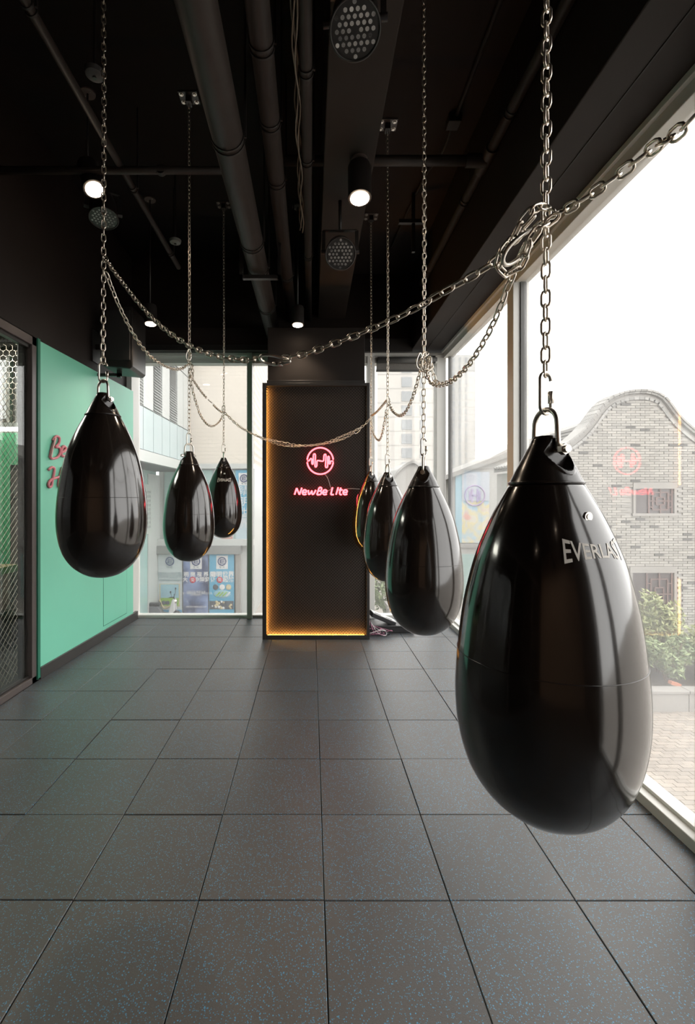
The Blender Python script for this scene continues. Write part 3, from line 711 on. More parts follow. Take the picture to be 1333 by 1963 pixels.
pipe('ceiling_pipe', [(1.29, YB, 4.1), (1.29, 5.4, 4.1)], .034, 'dark pipe along the soffit above the window wall', (1.2, 3.0, 3.9, 5.1))
cp = empty('ceiling_pipe', (.5, 3.42, 4.1)); tag(cp, 'dark pipe crossing the ceiling to join the soffit pipe', 'pipe')
MB().tube([(-.20, 3.42, 4.09), (1.29, 3.42, 4.09)], .036, 16).build('pipe_run', M['pipe'], cp, True)
MB().tube([(1.29, 3.30, 4.1), (1.29, 3.54, 4.1)], .046, 16).build('tee_joint', M['pipe'], cp, 'auto'); MB().tube([(1.14, 3.42, 4.09), (1.29, 3.42, 4.09)], .046, 16).build('tee_joint', M['pipe'], cp, 'auto')
cq = empty('ceiling_pipe', (-2.3, 3.55, 4.1)); tag(cq, 'dark pipe crossing the left part of the ceiling above the spotlight', 'pipe')
MB().tube([(-2.4, 3.55, 4.11), (-.6, 3.55, 4.11)], .028, 14).build('pipe_run', M['pipe'], cq, True)
MB().tube([(-1.15, 3.53, 4.11), (-1.15, 3.57, 4.11)], .036, 14).build('pipe_clamp', M['pipedark'], cq, 'auto')
cd = empty('conduit', (1.1, 2.6, 4.58)); tag(cd, 'thin conduit ending in a small junction box on the right ceiling slab', 'conduit')
MB().tube([(1.13, YB, 4.575), (1.13, 3.62, 4.575)], .014, 10).build('conduit_run', M['pipedark'], cd, True)
MB().box(1.07, 1.17, 3.60, 3.70, 4.53, 4.6).build('junction_box', M['pipedark'], cd, bevel=.006)
MB().tube(spline([(1.12, 3.70, 4.56), (1.10, 3.9, 4.50), (1.06, 4.2, 4.56), (1.02, 4.6, 4.58), (.95, 5.5, 4.58)]), .010, 8).build('conduit_run', M['pipedark'], cd, True)
tr = empty('pipe_support', (-.5, 4.2, 3.6)); tag(tr, 'black steel cradle hanging under the thickest ceiling pipe', 'bracket')
MB().box(-.66, -.28, 4.26, 4.30, 3.62, 3.655).build('cross_bar', M['blackmetal'], tr); MB().box(-.66, -.63, 4.26, 4.30, 3.62, 4.8).build('drop_bar', M['blackmetal'], tr); MB().box(-.31, -.28, 4.26, 4.30, 3.62, 4.8).build('drop_bar', M['blackmetal'], tr)
tr = empty('hanger_bracket', (1.0, 4.0, 4.6)); tag(tr, 'black T-shaped hanger under the right ceiling slab', 'bracket')
MB().box(.99, 1.02, 4.55, 4.58, 4.02, 4.6).build('drop_bar', M['blackmetal'], tr); MB().box(.86, 1.10, 4.54, 4.58, 4.30, 4.335).build('cross_bar', M['blackmetal'], tr)
for i, (x, y, lb) in enumerate(((-1.35, 4.6, 'small pale disc-shaped detector on the left ceiling beside the conduit'), (-1.30, 2.78, 'small dark disc-shaped detector at the top left of the ceiling'))):
    dd = empty('smoke_detector', (x, y, 4.5)); tag(dd, lb, 'detector')
    MB().tube([(x, y, 4.8), (x, y, 4.16)], .008, 8).build('drop_rod', M['pipedark'], dd)
    MB().lathe([(.03, -.035), (.052, -.025), (.058, 0)], 20, (x, y, 4.16)).build('detector_head', mat('detector_plastic%d' % i, (.14, .15, .14) if i == 0 else (.05, .05, .05), .6), dd, 'auto')
    MB().lathe([(.012, -.045), (.012, -.03)], 10, (x, y, 4.16)).build('detector_eye', M['blackmetal'], dd)

# LED stage cans
lens_me = MB().lathe([(.0095, -.004), (.0125, -.001), (.0125, .004)], 12).mesh('lens', M['lens'], 'auto')
def par_can(c, aim, ztop, label, lens_parts):
    c = Vector(c); a = Vector(aim).normalized(); R = .117
    root = empty('stage_light', c); tag(root, label, 'stage light', 'LED stage lights on the ceiling')
    up = Vector((0, 0, 1)); x = a.cross(up).normalized(); y = x.cross(a)
    Mx = Matrix((x, y, -a)).transposed().to_4x4(); Mx.translation = c     # local -z looks along aim
    body = MB().lathe([(R * .93, -.004), (R, -.004), (R, .03), (R * .96, .035), (R * .93, .15), (R * .72, .22), (R * .3, .25)], 36).xform(Mx).build('can_body', M['blackmetal'], root, 'auto')
    MB().lathe([(R * .93, .004), (R * .93, .008)], 36).xform(Mx).build('face_plate', M['plasticblack'], root, 'auto')
    MB().tube([Mx @ Vector((R * 1.0 * math.cos(t), R * 1.0 * math.sin(t), -.004)) for t in [2*PI*i/36 for i in range(36)]], .006, 6, True).build('rim', M['blackmetal'], body, True)
    pos = [(i * .0285 + (j % 2) * .01425, j * .0247) for i in range(-5, 6) for j in range(-5, 6)]
    pos = [p for p in pos if .02 < math.hypot(*p) < R * .86]
    if lens_parts:
        for px_, py_ in pos:
            o = bpy.data.objects.new('lens', lens_me); COL.objects.link(o); attach(o, root); o.matrix_basis = Mx @ Matrix.Translation((px_, py_, 0))
    else:
        mb = MB()
        for px_, py_ in pos: mb.lathe([(.0095, -.004), (.0125, -.001), (.0125, .004)], 8, (px_, py_, 0))
        tag(mb.xform(Mx).build('lens_array', M['lens'], root, 'auto'), kind='stuff')
    # yoke
    s = [Mx @ Vector((sg * (R + .016), 0, .08)) for sg in (-1, 1)]; top = Mx @ Vector((0, 0, .08))
    zt_ = min(ztop, max(s[0].z, s[1].z) + .17)
    q = [Vector((p.x, p.y, zt_)) for p in s]
    for i in (0, 1):
        ya_ = MB().bar(s[i], q[i], .006, .028, x).build('yoke_arm', M['blackmetal'], root)
        MB().tube([s[i] - x * .02, s[i] + x * .02], .018, 12).build('yoke_knob', M['plasticblack'], ya_, 'auto')
    MB().bar(q[0], q[1], .028, .006, (0, 0, 1)).build('yoke_bridge', M['blackmetal'], root)
    m_ = (q[0] + q[1]) / 2; MB().tube([m_, (m_.x, m_.y, ztop)], .014, 10).build('clamp_stem', M['blackmetal'], root, True)
par_can(P(681, 57, 2.18), (-.05, -.42, -1), 4.0, 'large round LED stage light at the top of the picture under the beam', True)
par_can(P(653, 487, 3.68), (-.02, -.95, -.75), 4.0, 'tilted LED stage light on the beam below the bright cylinder lamp', False)
par_can(P(199, 418, 4.0), (.15, -.25, -1), 4.8, 'LED stage light at the left ceiling behind the chain', False)

# cylinder spotlights
def spot(c, aim, ztop, label, R=.082, Lb=.25, energy=70, canopy=True):
    c = Vector(c); a = Vector(aim).normalized()
    root = empty('spotlight', c); tag(root, label, 'spotlight', 'cylinder spotlights')
    x = a.cross(Vector((0, 1, 0.01))).normalized(); y = x.cross(a)
    Mx = Matrix((x, y, -a)).transposed().to_4x4(); Mx.translation = c
    lb_ = MB().lathe([(R * .82, 0), (R, 0), (R, Lb * .93), (R * .93, Lb)], 32).xform(Mx).build('lamp_body', M['blackmetal'], root, 'auto')
    MB().lathe([(R * .80, -.006), (R * .80, -.001)], 28).xform(Mx).build('lamp_lens', M['lamp'], lb_, 'auto')
    top = Mx @ Vector((0, 0, Lb))
    MB().tube([top, (top.x, top.y, ztop)], .008, 8).build('stem', M['blackmetal'], root, True)
    cn_ = MB().lathe([(.058, -.012), (.058, 0)], 28, (top.x, top.y, ztop)).build('canopy', mat('canopy_grey', (.10, .075, .065), .5), root, 'auto')
    for sg in (-1, 1): MB().lathe([(.005, -.016), (.007, -.012)], 8, (top.x + .03 * sg, top.y - .02 * sg, ztop)).build('canopy_screw', M['steel'], cn_)
    l = bpy.data.lights.new('spot_beam', 'SPOT'); l.energy = energy; l.spot_size = 1.9; l.spot_blend = .6; l.color = (1, .80, .60); l.shadow_soft_size = R * .7
    lo = bpy.data.objects.new('spot_beam', l); COL.objects.link(lo); attach(lo, root)
    lo.matrix_basis = Mx @ Matrix.Translation((0, 0, -.012))
EN = 55
spot(P(690, 380, 3.25), (0, -.12, -1), 4.0, 'bright cylinder spotlight hanging from the ceiling beam', energy=EN)
spot(P(181, 363, 3.6), (.35, -.25, -1), 4.8, 'tilted bright spotlight at the left ceiling beside the chain', energy=EN)
spot(P(289, 621, 4.95), (.05, -.05, -1), 4.8, 'small bright spotlight far left above the window', R=.068, Lb=.2, energy=EN * .8)
spot(P(571, 623, 5.08), (0, -.05, -1), 4.8, 'small bright spotlight above the sign column', R=.068, Lb=.2, energy=EN * .8)
spot((.27, -1.4, 3.70), (.0, -.75, -1), 4.0, 'added unseen spotlight behind the viewer under the ceiling beam', energy=110)  # added out of view to warm the back wall mirrored in the bags
spot((-1.7, -1.4, 3.70), (.0, -.75, -1), 4.8, 'added unseen spotlight behind the viewer on the partition side', energy=110)  # second added lamp out of view, also washing the back wall

# wall loudspeaker
spk = empty('loudspeaker', (-2.1, 5.2, 3.0)); tag(spk, 'black box loudspeaker on a wall bracket above the mint wall', 'loudspeaker')
prp = [(-2.24, 3.0), (-1.94, 3.0), (-1.935, 3.08), (-1.955, 3.66), (-2.24, 3.66)]
cab_ = MB().prism([(-2.24, 3.02), (-1.95, 2.99), (-1.92, 3.02), (-1.92, 3.66), (-2.24, 3.66)], 4.98, 5.38).build('cabinet', M['blackmetal'], spk, bevel=.01)
MB().box(-2.215, -1.945, 4.965, 4.985, 3.08, 3.62).build('grille', mat('grille_cloth', (.012, .011, .011), .8), cab_, bevel=.006)
MB().box(-2.39, -2.24, 5.12, 5.18, 3.24, 3.30).build('bracket_arm', M['blackmetal'], spk); MB().box(-2.399, -2.385, 5.06, 5.24, 3.1, 3.45).build('bracket_plate', M['blackmetal'], spk)
MB().box(-2.36, -2.10, 5.10, 5.14, 2.945, 2.975).build('bracket_arm', M['blackmetal'], spk); MB().box(-2.14, -2.10, 5.10, 5.14, 2.93, 3.02).build('bracket_arm', M['blackmetal'], spk)

# loose power gear beside the column
ps = empty('floor_duct', (.95, 5.72, 0)); tag(ps, 'long low black plinth box on the floor right of the column', 'box')
MB().box(.66, 1.22, 5.50, 5.72, 0, .085).build('box_body', M['plasticblack'], ps, bevel=.006); MB().box(.66, 1.22, 5.495, 5.50, .066, .072).build('lid_seam', M['subfloor'], ps)
rt = empty('router_box', (.86, 5.58, .09)); tag(rt, 'black electronic box with pale top leaning on the plinth beside the column', 'device')
Mr = Matrix.Translation((.86, 5.60, .155)) @ Matrix.Rotation(.42, 4, 'Y') @ Matrix.Rotation(.15, 4, 'Z')
MB().box(-.16, .16, -.07, .07, -.028, .022).xform(Mr).build('device_body', M['plasticblack'], rt, bevel=.006)
MB().box(-.158, .158, -.068, .068, .022, .028).xform(Mr).build('device_top', M['plasticgrey'], rt, bevel=.002)
for xx in (-.09, .06): MB().box(xx - .04, xx + .04, -.05, -.035, .028, .031).xform(Mr).build('vent_slot', M['plasticblack'], rt)
for k in range(9):
    a0 = random.uniform(0, 6.28); ccx, ccy = .77 + random.uniform(-.05, .06), 5.40 + random.uniform(-.05, .04)
    rr = random.uniform(.05, .11); pts = []
    for i in range(9):
        a = a0 + i * .62; pts.append((ccx + rr * math.cos(a) * 1.1, ccy + rr * .5 * math.sin(a), .006 + k * .002 + .045 * (1 + math.sin(a * 1.3 + k)) * .7))
    pts = [(.70, 5.48, .10 + .01 * k)] + pts
    tag(MB().tube(spline(pts), .0042, 6).build('loose_cable', M[('cablepink', 'cablewhite', 'plasticblack')[k % 3]], None, True), ('pink', 'whitish', 'black')[k % 3] + ' cable among those tangled on the floor beside the column', 'cable', 'tangled cables')

# ------------------------------------------------------------------ outside: the gym is one storey above the street
GZ = -3.0
M['paving'] = brick_mat('pale_paving', (.30, .275, .245), (.25, .225, .20), (.16, .145, .13), 2.2, .5, .22, axis='XY')
M['paver'] = island_mat('clay_pavers', (.29, .252, .215), (.215, .19, .165), .85)
M['brick'] = island_mat('grey_bricks', (0.294, 0.281, 0.256), (0.206, 0.198, 0.181), .9)
M['brickdark'] = mat('dark_grey_brick', (.085, .083, .078), .9)
M['mortar'] = mat('grey_mortar', (0.310, 0.299, 0.282), .95)
M['coping'] = island_mat('coping_tiles', (0.300, 0.294, 0.281), (0.188, 0.185, 0.175), .85)
M['stone'] = mat('kerb_stone', (.22, .21, .195), .85, scale=8, var=.2)
M['white_panel'] = mat('pale_metal_cladding', (.36, .375, .365), .4, var=.05, scale=1)
M['panel_blue'] = mat('pale_blue_glass_cladding', (0.312, 0.377, 0.390), .25, var=.1, scale=.8)
M['louver'] = mat('louver_blades', (0.240, 0.252, 0.246), .5)
M['cream'] = brick_mat('cream_wall_tiles', (0.516, 0.474, 0.414), (0.492, 0.450, 0.396), (.36, .33, .29), 2.0, .6, .3)
M['trimgrey'] = mat('grey_steel_trim', (.16, .165, .16), .5)
M['soil'] = mat('planter_soil', (.05, .04, .03), .95)
M['mintglass'] = mat('mint_shop_glass', (0.240, 0.360, 0.342), .2, var=.15, scale=.7)
ground = tag(MB().box(-60, 120, -20, 220, GZ - .2, GZ).build('street_ground', M['paving']), kind='structure')
mb = MB(); pl, pw = .21, .105                           # herringbone-free running bond of pavers below the window wall
for r_ in range(0, 46):
    y = 5.15 + r_ * pw
    for c in range(0, 24):
        x = 3.6 + c * pl + (r_ % 2) * pl / 2
        if not (.42 * y < x < 1.02 * y): continue
        z = GZ + .012 + random.uniform(0, .006); mb.box(x + .004, x + pl - .004, y + .004, y + pw - .004, GZ, z)
pv = mb.build('pavers', M['paver'], ground); tag(pv, kind='stuff')

# brick hall with the curved gable
hall = empty('brick_hall', (8.6, 12, GZ)); tag(hall, 'grey brick hall with a curved gable outside the window wall', 'building')
HY = 12.0
def hp(px, py): p = P(px, py, HY); return (p.x, p.z)
outline = [(1010, 892), (1050, 876), (1082, 858), (1110, 838), (1132, 815), (1150, 790), (1166, 772), (1186, 761), (1214, 755), (1246, 756), (1268, 766), (1284, 786), (1300, 806), (1322, 826), (1350, 846), (1390, 866), (1440, 882), (1490, 896)]
cur = spline([Vector((*hp(*q), 0)) for q in outline], .12); top = [(p.x, p.y) for p in cur]
x0, x1 = top[0][0], top[-1][0]
MB().prism([(x0, GZ)] + top + [(x1, GZ)], HY + .03, HY + .35).build('gable_wall', M['mortar'], hall)
def top_z(x):
    for (a, za), (b, zb) in zip(top, top[1:]):
        if a <= x <= b: return za + (zb - za) * (x - a) / max(1e-6, b - a)
    return -9
wins = []
for a, b, c, d in ((1218, 937, 1292, 984), (1212, 1098, 1292, 1180)):
    (xa, za), (xb, zb) = hp(a, d), hp(c, b); wins.append((xa, xb, za, zb))
bl, bh = .245, .066; mb = MB(); mbd = []; cz = GZ; row = 0
while cz < 4.4:
    n = int((x1 - x0) / bl) + 2
    for i in range(n):
        a = x0 + i * bl - (row % 2) * bl / 2; b = a + bl
        if a < x0 or b > x1: continue
        if cz + bh > min(top_z(a), top_z(b)) - .10: continue
        if any(b > wa and a < wb and cz + bh > wz and cz < wt for wa, wb, wz, wt in wins): continue
        g = .005; box = (a + g, b - g, HY - random.uniform(0, .010), HY + .04, cz + g, cz + bh - g)
        if random.random() < .035 and a > 6.4 and b < 10.2: mbd.append(box)
        else: mb.box(*box)
    cz += bh; row += 1
tag(mb.build('bricks', M['brick'], hall), kind='stuff')
brick_me = MB().box(-bl / 2 + .004, bl / 2 - .004, -.02, .02, -bh / 2 + .004, bh / 2 - .004).mesh('brick', M['brickdark'])
for q in mbd:
    o = bpy.data.objects.new('brick', brick_me); COL.objects.link(o); attach(o, hall); o.location = ((q[0] + q[1]) / 2, HY + .005, (q[4] + q[5]) / 2)
mb = MB()
for off, hh, y0, y1 in ((0, .05, -.06, .40), (.05, .05, -.10, .44)):
    for (a, za), (b, zb) in zip(top, top[1:]):
        t = Vector((b - a, zb - za)).normalized(); nn = Vector((-t.y, t.x)); e = t * .004
        q = [(a + nn.x*off + e.x, za + nn.y*off + e.y), (b + nn.x*off - e.x, zb + nn.y*off - e.y), (b + nn.x*(off+hh) - e.x, zb + nn.y*(off+hh) - e.y), (a + nn.x*(off+hh) + e.x, za + nn.y*(off+hh) + e.y)]
        mb.prism(q, HY + y0, HY + y1)
tag(mb.build('coping_tiles', M['coping'], hall), kind='stuff')
mb = MB()
for (a, za), (b, zb) in zip(top[::1], top[1::1]):
    t = Vector((b - a, zb - za)).normalized(); nn = Vector((-t.y, t.x))
    mb.prism([(a - nn.x*.16, za - nn.y*.16), (b - nn.x*.16, zb - nn.y*.16), (b - nn.x*.10, zb - nn.y*.10), (a - nn.x*.10, za - nn.y*.10)], HY - .03, HY + .05)
tag(mb.build('gable_moulding', M['coping'], hall), kind='stuff')
for wa, wb, wz, wt in wins:
    fr = MB()
    for q in ((wa - .06, wb + .06, wt, wt + .16), (wa - .08, wb + .08, wz - .07, wz), (wa - .06, wa, wz, wt), (wb, wb + .06, wz, wt)): fr.box(q[0], q[1], HY - .03, HY + .1, q[2], q[3])
    wf_ = fr.build('window_frame', M['stone'], hall)
    MB().box(wa, wb, HY + .022, HY + .04, wz, wt).build('window_pane', mat('dark_window', (.045, .035, .035), .3), wf_)
    la = MB(); ww, hh = wb - wa, wt - wz
    def seg(a, b, c, d): la.bar((wa + a * ww, HY - .002, wz + b * hh), (wa + c * ww, HY - .002, wz + d * hh), .022, .02, (0, 1, 0))
    for q in ((.35, 0, .35, 1), (.95, 0, .95, 1), (.35, .5, .95, .5), (.45, .15, .85, .15), (.45, .85, .85, .85), (.45, .15, .45, .85), (.85, .15, .85, .85), (.65, 0, .65, .35), (.65, .65, .65, 1), (.55, .35, .75, .35), (.55, .65, .75, .65), (.55, .35, .55, .65), (.75, .35, .75, .65), (.35, .25, .45, .25), (.35, .75, .45, .75), (.85, .25, .95, .25), (.85, .75, .95, .75)): seg(*q)
    tag(la.build('lattice', mat('lattice_wood', (.16, .10, .09), .6), wf_), kind='stuff')
# tiled roof behind the gable: ribs down the slope
rx0, rz0, rx1, rz1 = 6.15, 2.55, 8.15, 3.38
MB().prism([(rx0, rz0 - .1), (rx0, rz0), (rx1, rz1), (rx1, rz1 - .1)], HY + .4, HY + 3.6).build('roof', mat('roof_underlay', (.17, .165, .155), .9), hall)
mb = MB()
for i in range(15):
    y = HY + .5 + i * .21; mb.tube([(rx0 - .05, y, rz0 + .03), (rx1, y, rz1 + .03)], .055, 6)
tag(mb.build('roof_tiles', M['coping'], hall), kind='stuff')
for k, dz in enumerate((.0, .10, .20, .30)): MB().box(rx1 - .12, rx1 + .2, HY + .4, HY + 3.6, rz1 + dz, rz1 + dz + .07).build('ridge_course', M['coping'], hall)
MB().box(x1 - .4, x1, HY + .3, HY + 3.6, GZ, 2.5).build('side_wall', M['mortar'], hall); MB().box(rx0 + .1, rx0 + .4, HY + .3, HY + 3.6, GZ, 2.4).build('side_wall', M['brick'], hall)

# planter and shrubs
plr = empty('planter', (8.5, 10, GZ)); tag(plr, 'low stone planter wall in front of the brick hall', 'planter')
for i in range(9): MB().box(4.2 + i * .98, 5.17 + i * .98, 9.95, 10.15, GZ, GZ + .40).build('kerb_stone', M['stone'], plr, bevel=.012)
for i in range(9): MB().box(4.2 + i * .98, 5.17 + i * .98, 9.92, 10.20, GZ + .40, GZ + .47).build('coping_stone', M['stone'], plr, bevel=.012)
MB().box(4.2, 13.0, 10.2, 11.95, GZ, GZ + .36).build('soil', M['soil'], plr)
def shrub(name, c, rad_, n, size, cols, label, stems=5, seed=0):
    rnd = random.Random(seed); c = Vector(c); r = empty(name, c); tag(r, label, 'shrub', 'shrubs in the planter' if c.x > 4 and c.y < 13 else None)
    m = island_mat('leaf_' + name + str(seed), cols[0], cols[1], .5); mb = MB()
    for _ in range(n):
        while True:
            d = Vector((rnd.uniform(-1, 1), rnd.uniform(-1, 1), rnd.uniform(-1, 1)))
            if .25 < d.length < 1: break
        f = .75 + .25 * math.sin(5 * d.x + 3 * d.z + seed)
        p = c + Vector((d.x * rad_[0] * f, d.y * rad_[1] * f, rad_[2] + d.z * rad_[2] * f))
        a = Vector((rnd.gauss(0, 1), rnd.gauss(0, 1), rnd.gauss(0, .7))).normalized(); b = a.cross(Vector((rnd.gauss(0, 1), rnd.gauss(0, 1), 1))).normalized()
        s = size * rnd.uniform(.6, 1.3); dn = a.cross(b) * s * .15
        mb.add([p - a * s, p - b * s * .38 + dn, p + a * s, p + b * s * .38 + dn], [(0, 1, 2), (0, 2, 3)])
    tag(mb.build('foliage', m, r), kind='stuff')
    st = MB()
    for k in range(stems):
        a = rnd.uniform(0, 6.28); st.tube([c + Vector((.05 * math.cos(a), .05 * math.sin(a), 0)), c + Vector((rad_[0] * .3 * math.cos(a), rad_[1] * .3 * math.sin(a), rad_[2])), c + Vector((rad_[0] * .5 * math.cos(a), rad_[1] * .5 * math.sin(a), rad_[2] * 1.6))], .012, 5)
    st.build('stems', mat('twig', (.12, .09, .06), .8), r)
SZ = GZ + .36
G1, G2 = ((.19, .23, .10), (.36, .37, .19)), ((.12, .17, .08), (.25, .30, .15))  # leaf greens paled so the colour carries the outdoor haze
shrub('tall_shrub', (8.45, 11.25, SZ), (.80, .5, 1.08), 2600, .075, G1, 'tall loose yellow-green shrub against the brick hall', 7, 1)
shrub('low_shrub', (7.1, 10.75, SZ), (.7, .4, .52), 1200, .06, G2, 'low dense shrub left of the tall shrub in the planter', 4, 2)
shrub('low_shrub', (8.25, 10.72, SZ), (.70, .42, .58), 2000, .06, G2, 'low dense dark shrub in front of the tall shrub', 4, 3)
shrub('low_shrub', (9.35, 10.8, SZ), (.75, .45, .80), 2200, .065, G1, 'rounded bright shrub at the right end of the planter in view', 4, 4)
shrub('low_shrub', (5.9, 10.8, SZ), (.6, .4, .45), 900, .06, G2, 'low shrub in the planter hidden mostly behind the foreground bag', 4, 5)
fb = MB().box(-.11, .11, -.05, .05, 0, .07).xform(Matrix.Translation((8.02, 10.24, GZ + .47)) @ Matrix.Rotation(.3, 4, 'Y')).build('loose_brick', mat('red_brick', (.32, .12, .07), .9)); tag(fb, 'broken red brick lying on the planter edge', 'brick')

# low hall with the poster, farther along the street
ph = empty('poster_hall', (7, 21, GZ)); tag(ph, 'pale low hall with a sloping roof and a colourful poster wall', 'building')
def pp(px, py, Y=21): p = P(px, py, Y); return (p.x, p.z)
(ax, az), (bx_, bz) = pp(862, 918), pp(1010, 842)
MB().prism([(ax, GZ), (ax, az), (bx_, bz), (bx_ + 3, bz + .6), (bx_ + 3, GZ)], 21, 24).build('hall_wall', M['mortar'], ph)
MB().prism([(ax - .4, az - .1), (ax - .4, az + .1), (bx_ + 3, bz + .9), (bx_ + 3, bz + .6)], 20.7, 24.3).build('roof', mat('grey_roof', (.20, .195, .185), .9), ph)
MB().box(pp(870, 0)[0], bx_ + 2, 20.9, 21, pp(0, 1050)[1], pp(0, 1042)[1]).build('ledge', M['stone'], ph)
for i in range(5): MB().box(ax + .4 + i * .9, ax + 1.1 + i * .9, 20.95, 21, GZ + .1, pp(0, 1062)[1]).build('shop_pane', M['mintglass'], ph)
po = empty('wall_poster', (7.2, 20.9, 0)); tag(po, 'colourful blue and yellow poster on the pale hall behind the window wall', 'poster')
(qa, qb), (qc, qd) = pp(884, 1040), pp(936, 905)
def poster_mat():
    m = mat('poster_print', (.3, .3, .3), .5); N, L = nodes(m); b = N['Principled BSDF']
    g = [n for n in N if n.type == 'NEW_GEOMETRY'][0]; n = [n for n in N if n.type == 'TEX_NOISE'][0]; n.inputs['Scale'].default_value = 2.2; n.inputs['Detail'].default_value = 5
    cr = N.new('ShaderNodeValToRGB'); e = cr.color_ramp.elements
    e[0].position = .35; e[0].color = (.22, .34, .42, 1); e[1].position = .7; e[1].color = (.42, .16, .10, 1)
    for p_, c_ in ((.45, (.40, .38, .30, 1)), (.53, (.46, .36, .10, 1)), (.6, (.42, .40, .34, 1))):
        x = e.new(p_); x.color = c_
    L.new(n.outputs['Fac'], cr.inputs[0]); L.new(cr.outputs[0], b.inputs['Base Color']); return m
MB().box(qa, qc, 20.86, 20.95, qb, qd).build('poster_print', poster_mat(), po)
MB().box(pp(872, 0)[0], qa, 20.86, 20.95, qb, qd).build('poster_edge', mat('poster_blue', (.14, .30, .38), .5), po)
MB().box(qa, qc, 20.83, 20.86, pp(0, 960)[1], qd).build('poster_header', mat('poster_pale', (.30, .32, .36), .5), po)
cx_, cz_ = pp(908, 950); purple = mat('poster_purple', (.26, .17, .32), .5)
MB().tube([(cx_ + .45 * math.cos(a), 20.82, cz_ + .45 * math.sin(a)) for a in [2*PI*i/32 for i in range(32)]], .03, 6, True).build('poster_ring', purple, po)
for xx, h_ in ((-.22, .2), (-.12, .3), (.12, .3), (.22, .2)): MB().box(cx_ + xx - .04, cx_ + xx + .04, 20.81, 20.84, cz_ - h_, cz_ + h_).build('poster_bar', purple, po)
MB().box(cx_ - .12, cx_ + .12, 20.81, 20.84, cz_ - .04, cz_ + .04).build('poster_bar', purple, po)

# distant towers and a small gable beyond the far right window
def tower(name, Y, px0, px1, ztop, cols, label, rowpx, z0=0, m=None):
    r = empty(name, ((px0 + px1) / 2 * 0 + (px0 - CX) / F * Y, Y, GZ)); tag(r, label, 'building')
    xa, xb = (px0 - CX) / F * Y, (px1 - CX) / F * Y
    MB().box(xa, xb, Y, Y + 18, GZ, ztop).build('tower_wall', m or mat(name + '_wall', (.30, .29, .27), .7, scale=.2), r)
    rp = rowpx / F * Y; nrow = int((ztop - GZ) / rp)
    pane = mat(name + '_pane', (.155, .165, .17), .3, var=.15, scale=.4); band = mat(name + '_joint', (.255, .25, .235), .7)
    for j in range(nrow):
        zz = GZ + 1.2 + j * rp
        for c0, c1 in cols:
            MB().box((c0 - CX) / F * Y, (c1 - CX) / F * Y, Y - .12, Y, zz, zz + rp * .70).build('tower_window', pane, r)
        MB().box(xa, xb, Y - .06, Y, zz - rp * .12, zz - rp * .05).build('floor_band', band, r)
tower('apartment_tower', 95, 724, 836, 38, ((770, 790), (805, 811)), 'pale apartment tower with a column of dark windows beyond the sign column', 27.2)
tower('office_tower', 150, 862, 912, 48, ((868, 872), (880, 884), (892, 896)), 'faint pale tower seen through the window wall beside the corner post', 14, m=mat('hazy_tower', (.30, .30, .29), .8))
sg = empty('small_gable_house', (5, 24, GZ)); tag(sg, 'small grey gabled house in front of the pale tower', 'building')
def sp(px, py): p = P(px, py, 24); return (p.x, p.z)
ol = [(745, 935), (758, 912), (772, 897), (790, 888), (800, 893), (812, 905), (838, 915)]
tp = [(p.x, p.y) for p in spline([Vector((*sp(*q), 0)) for q in ol], .2)]
MB().prism([(tp[0][0], GZ)] + tp + [(tp[-1][0], GZ)], 24, 30).build('house_wall', M['mortar'], sg)
mb = MB()
for (a, za), (b, zb) in zip(tp, tp[1:]): mb.prism([(a, za), (b, zb), (b, zb + .14), (a, za + .14)], 23.8, 30)
mb.build('coping', M['coping'], sg)
MB().box(sp(770, 0)[0], sp(800, 0)[0], 23.9, 24, sp(0, 1010)[1], sp(0, 960)[1]).build('house_window', M['mintglass'], sg)
shrub('street_shrub', (2.75, 16.5, GZ), (1.3, .8, 1.3), 2600, .10, G2, 'leafy hedge on the street seen low right of the sign column', 6, 9)
gp_ = empty('gate_pillar', (2.9, 15.0, GZ)); tag(gp_, 'brown gate pillar with pale edge beside the street hedge', 'pillar')
MB().box(2.62, 3.5, 15.0, 15.5, GZ, GZ + 1.05).build('pillar_body', mat('brown_pillar', (.17, .13, .11), .8), gp_); MB().box(2.50, 2.62, 14.95, 15.5, GZ, GZ + 1.12).build('pillar_edge', M['stone'], gp_); MB().box(2.45, 3.55, 14.9, 15.55, GZ + 1.05, GZ + 1.15).build('pillar_cap', M['stone'], gp_)

# ------------------------------------------------------------------ outside the far left window: white block, cream wall, shop banners
BX = -4.70
blk = empty('white_office_block', (BX, 15, GZ)); tag(blk, 'pale panelled block with louvres overhanging the street at the left', 'building')
MB().box(-12, BX - .06, 9.0, 17.98, 2.62, 12).build('block_core', M['trimgrey'], blk)
ys = [9.2, 9.9, 10.6, 11.3, 11.9, 12.5, 12.96, 13.8, 14.6, 15.4, 16.25, 17.0, 17.95]
for i, (ya, yb) in enumerate(zip(ys, ys[1:])):
    for z0_, z1_ in ((2.95, 4.17), (4.17, 6.2), (6.2, 8.2), (8.2, 10.2)):
        lou = i in (5, 7, 9) and z0_ > 4
        MB().box(BX - .06, BX - (.03 if lou else 0), ya + .02, yb - .02, z0_ + .02, z1_ - .02).build('facade_panel', M['louver'] if lou else (M['panel_blue'] if z0_ < 4 else M['white_panel']), blk)
        if lou:
            mb = MB()
            for k in range(int((z1_ - z0_) / .085)):
                zz = z0_ + .05 + k * .085; mb.add([(BX + .03, ya + .03, zz), (BX + .03, yb - .03, zz), (BX - .03, yb - .03, zz + .06), (BX - .03, ya + .03, zz + .06), (BX + .03, ya + .03, zz + .008), (BX + .03, yb - .03, zz + .008)], [(0, 1, 2, 3), (0, 4, 5, 1), (4, 3, 2, 5)])
            tag(mb.build('louver_blades', M['white_panel'], blk), kind='stuff')
